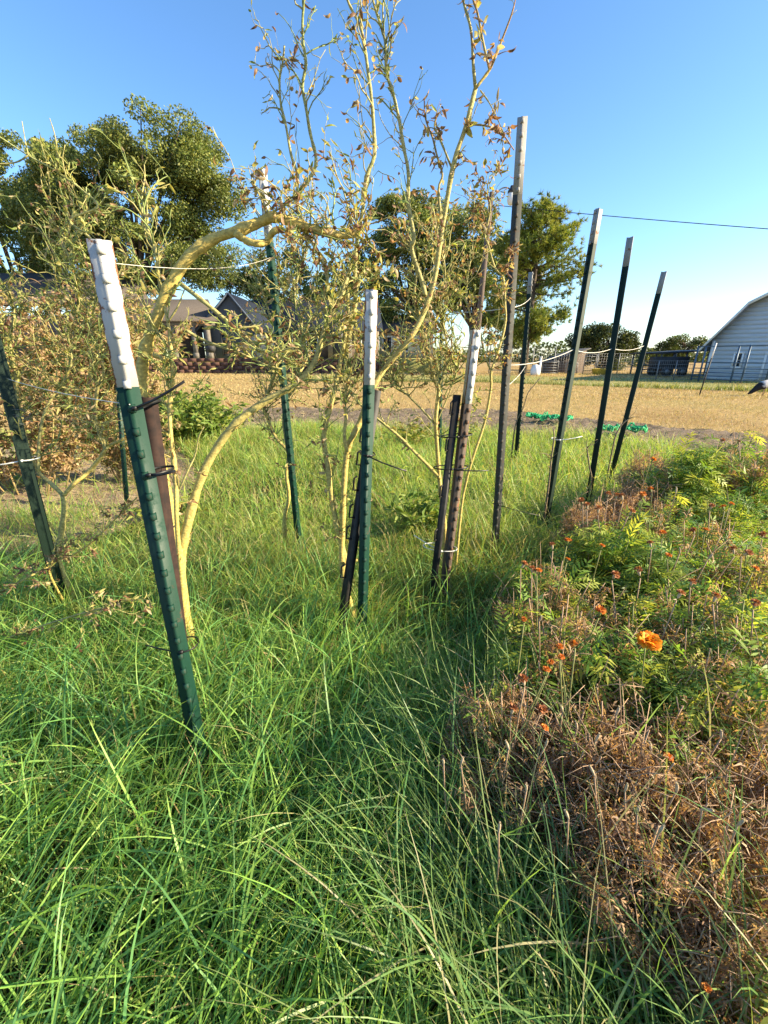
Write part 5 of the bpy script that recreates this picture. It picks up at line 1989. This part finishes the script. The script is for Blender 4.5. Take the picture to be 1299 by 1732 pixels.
HEADS = [(1097, 1086, 'bloom', 1.0)]
HEADS += [(x, y, 'orange', s) for x, y, s in ((960, 915, 1.0), (1120, 902, 1.1), (1018, 924, .8), (1015, 1034, 1.1), (1130, 940, .8), (911, 966, .8), (947, 1095, .7), (970, 1089, .7), (924, 1134, .7), (949, 1112, .6), (1193, 897, .9), (1223, 858, .9), (1236, 853, .9), (1087, 837, 1.2), (1100, 828, 1.1), (886, 1048, .6), (931, 1121, .6), (1277, 962, .8), (920, 1232, .7), (1130, 1282, .7), (1195, 1672, .45), (1104, 778, 1.3), (960, 947, .7))]
HEADS += [(x, y, 'spent', s) for x, y, s in ((1040, 973, 1.2), (1080, 966, 1.2), (1173, 898, 1.1), (1203, 857, 1.1), (1043, 839, 1.2), (1052, 840, 1.2), (1012, 861, 1.3), (993, 855, 1.2), (984, 847, 1.2), (1264, 936, 1.2), (1277, 1021, 1.1), (886, 955, 1), (900, 963, 1), (934, 923, 1), (885, 1150, 1), (1222, 745, 1.4), (1249, 748, 1.4), (917, 1202, 1), (867, 1200, 1), (1028, 836, 1.2), (1068, 866, 1.2), (1150, 1005, 1.1), (1210, 1010, 1.1), (1100, 920, 1), (1240, 930, 1.1), (1170, 985, 1), (1290, 905, 1.1))]
HEADS += [(x, y, 'pod', s) for x, y, s in ((1144, 827, 1.5), (1203, 940, 1.3), (950, 1197, 1.2), (1046, 1200, 1.2), (1080, 1367, 1.1), (1145, 1330, 1.2), (857, 1257, 1.1), (845, 1397, 1), (750, 1287, .9), (1012, 1245, 1.1), (782, 1285, 1), (915, 1045, 1.1), (1150, 930, 1.2), (975, 1225, 1.1), (925, 1255, 1), (1100, 1260, 1.1), (1000, 1300, 1), (1060, 1330, 1), (1200, 1370, 1.1), (1255, 1390, 1), (1120, 1400, 1), (890, 1330, 1), (958, 1375, 1), (1220, 1240, 1.1))]
for (px, py, kind, s) in HEADS:
    zt = .63 if py < 880 else (.58 if py < 1180 else (.44 if py < 1500 else .36))
    q = gp(px, py, zt)
    root, c, sc = min(MARI, key=lambda m_: (m_[1] - q).xy.length)
    Mi = root.matrix_basis.inverted()
    tilt = Matrix.Rotation(rb.gauss(0, .25), 4, 'X') @ Matrix.Rotation(rb.gauss(0, .25), 4, 'Y') @ Matrix.Rotation(rb.uniform(0, 6), 4, 'Z')
    if kind == 'bloom':
        tilt = Matrix.Rotation(.35, 4, 'X')
    W = Matrix.Translation(q) @ tilt @ Matrix.Scale(s * {'pod': .5, 'bloom': .82, 'orange': .8, 'spent': .8}[kind], 4)
    fl = link('flower', FM[kind][1], root)
    fl.matrix_local = Mi @ W
    if kind == 'bloom':
        fl['label'] = 'bright orange marigold bloom in full flower'
    link('petals', FM[kind][0], fl)
    b = MB()
    dxy = (c - q).xy
    dxy = dxy * min(1, .07 / max(dxy.length, 1e-6))
    foot = Vector((q.x + dxy.x, q.y + dxy.y, max(.0, q.z - .38)))
    tip = W @ Vector((0, 0, -.028))
    b.tube([Mi @ p for p in smooth_path([tip, tip.lerp(foot, .5) + Vector((rb.gauss(0, .006), rb.gauss(0, .006), 0)), foot], 3)], .0021, 5, (.2, .2, .07) if kind in ('bloom', 'orange') else STM)
    b.build('flower_stalk', M['twig'], root)

# long grass that has grown through the front of the bed
g2 = MB()
n = 2600
x, y = rng.uniform(.05, 1.5, n), rng.uniform(.2, 1.1, n)
k = x > bed_x(y) - .05
x, y = x[k], y[k]
m = len(x)
c = pick(np.array([(.15, .27, .08), (.13, .25, .09), (.2, .3, .09), (.2, .31, .1), (.24, .33, .1), (.17, .28, .09), (.25, .33, .12), (.40, .37, .2)]), m)
blades(g2, x, y, rng.uniform(.3, .62, m), rng.uniform(.002, .006, m), np.abs(rng.normal(.5, .3, m)), rng.uniform(.2, 1.2, m), rng.normal(2.4, 1.0, m), c, c * 1.1, 8)
n = 45
x, y = rng.uniform(.25, 1.3, n), rng.uniform(.35, 1.2, n)
c = pick(np.array([(.17, .29, .07), (.13, .25, .08), (.3, .33, .1)]), n)
blades(g2, x, y, rng.uniform(.45, .8, n), rng.uniform(.004, .008, n), np.abs(rng.normal(.25, .2, n)), rng.uniform(.9, 2.2, n), rng.normal(2.2, 1.3, n), c, c * 1.15, 10)
tag(g2.build('tall_grass', M['grass']), 'long grass growing through the dead marigolds', 'grass', kind='stuff')

# ------------------------------------------------------------------ bird on the lawn at the right edge
bp = gp(1287, 670)
bird = empty('bird', (bp.x, bp.y, 0), 'large dark and white bird pecking on the lawn at the right edge', 'bird')
M['feather'] = mat_col('feathers', .7, .2, .2, 30)
b = MB()
DK, WH = np.array((.018, .016, .016)), np.array((.55, .52, .48))
k = .62
spine = [(-.62, .10), (-.52, .16), (-.40, .26), (-.25, .38), (-.08, .47), (.10, .52), (.26, .50), (.36, .42), (.42, .30), (.46, .20), (.50, .13), (.55, .10)]
rad = [.03, .07, .10, .15, .19, .19, .15, .09, .06, .05, .05, .015]
pts = smooth_path([Vector((a * k * 1.25, 0, z_ * k * 1.25)) for a, z_ in spine], 3)
rr = np.interp(np.linspace(0, 1, len(pts)), np.linspace(0, 1, len(rad)), rad) * k * 1.25
b.tube(pts, rr, 12)
cc = np.array([DK if (v[2] < .30 or v[0] < -.12) else WH for v in b.v[0]])
b.c[0] = cc
b.build('body', M['feather'], bird, smooth=True)
for sx in (-.02, .10):
    b = MB()
    b.tube([(sx, (.05 if sx > 0 else -.05), .30), (sx + .02, (.05 if sx > 0 else -.05), .13), (sx, (.05 if sx > 0 else -.05), 0)], [.02, .011, .009], 6, (.3, .2, .12))
    for t_ in (-.5, 0, .5):
        b.tube([(sx, (.05 if sx > 0 else -.05), .006), (sx + .07 * math.cos(t_), (.05 if sx > 0 else -.05) + .07 * math.sin(t_), .004)], .006, 4, (.3, .2, .12))
    b.build('leg', M['feather'], bird)
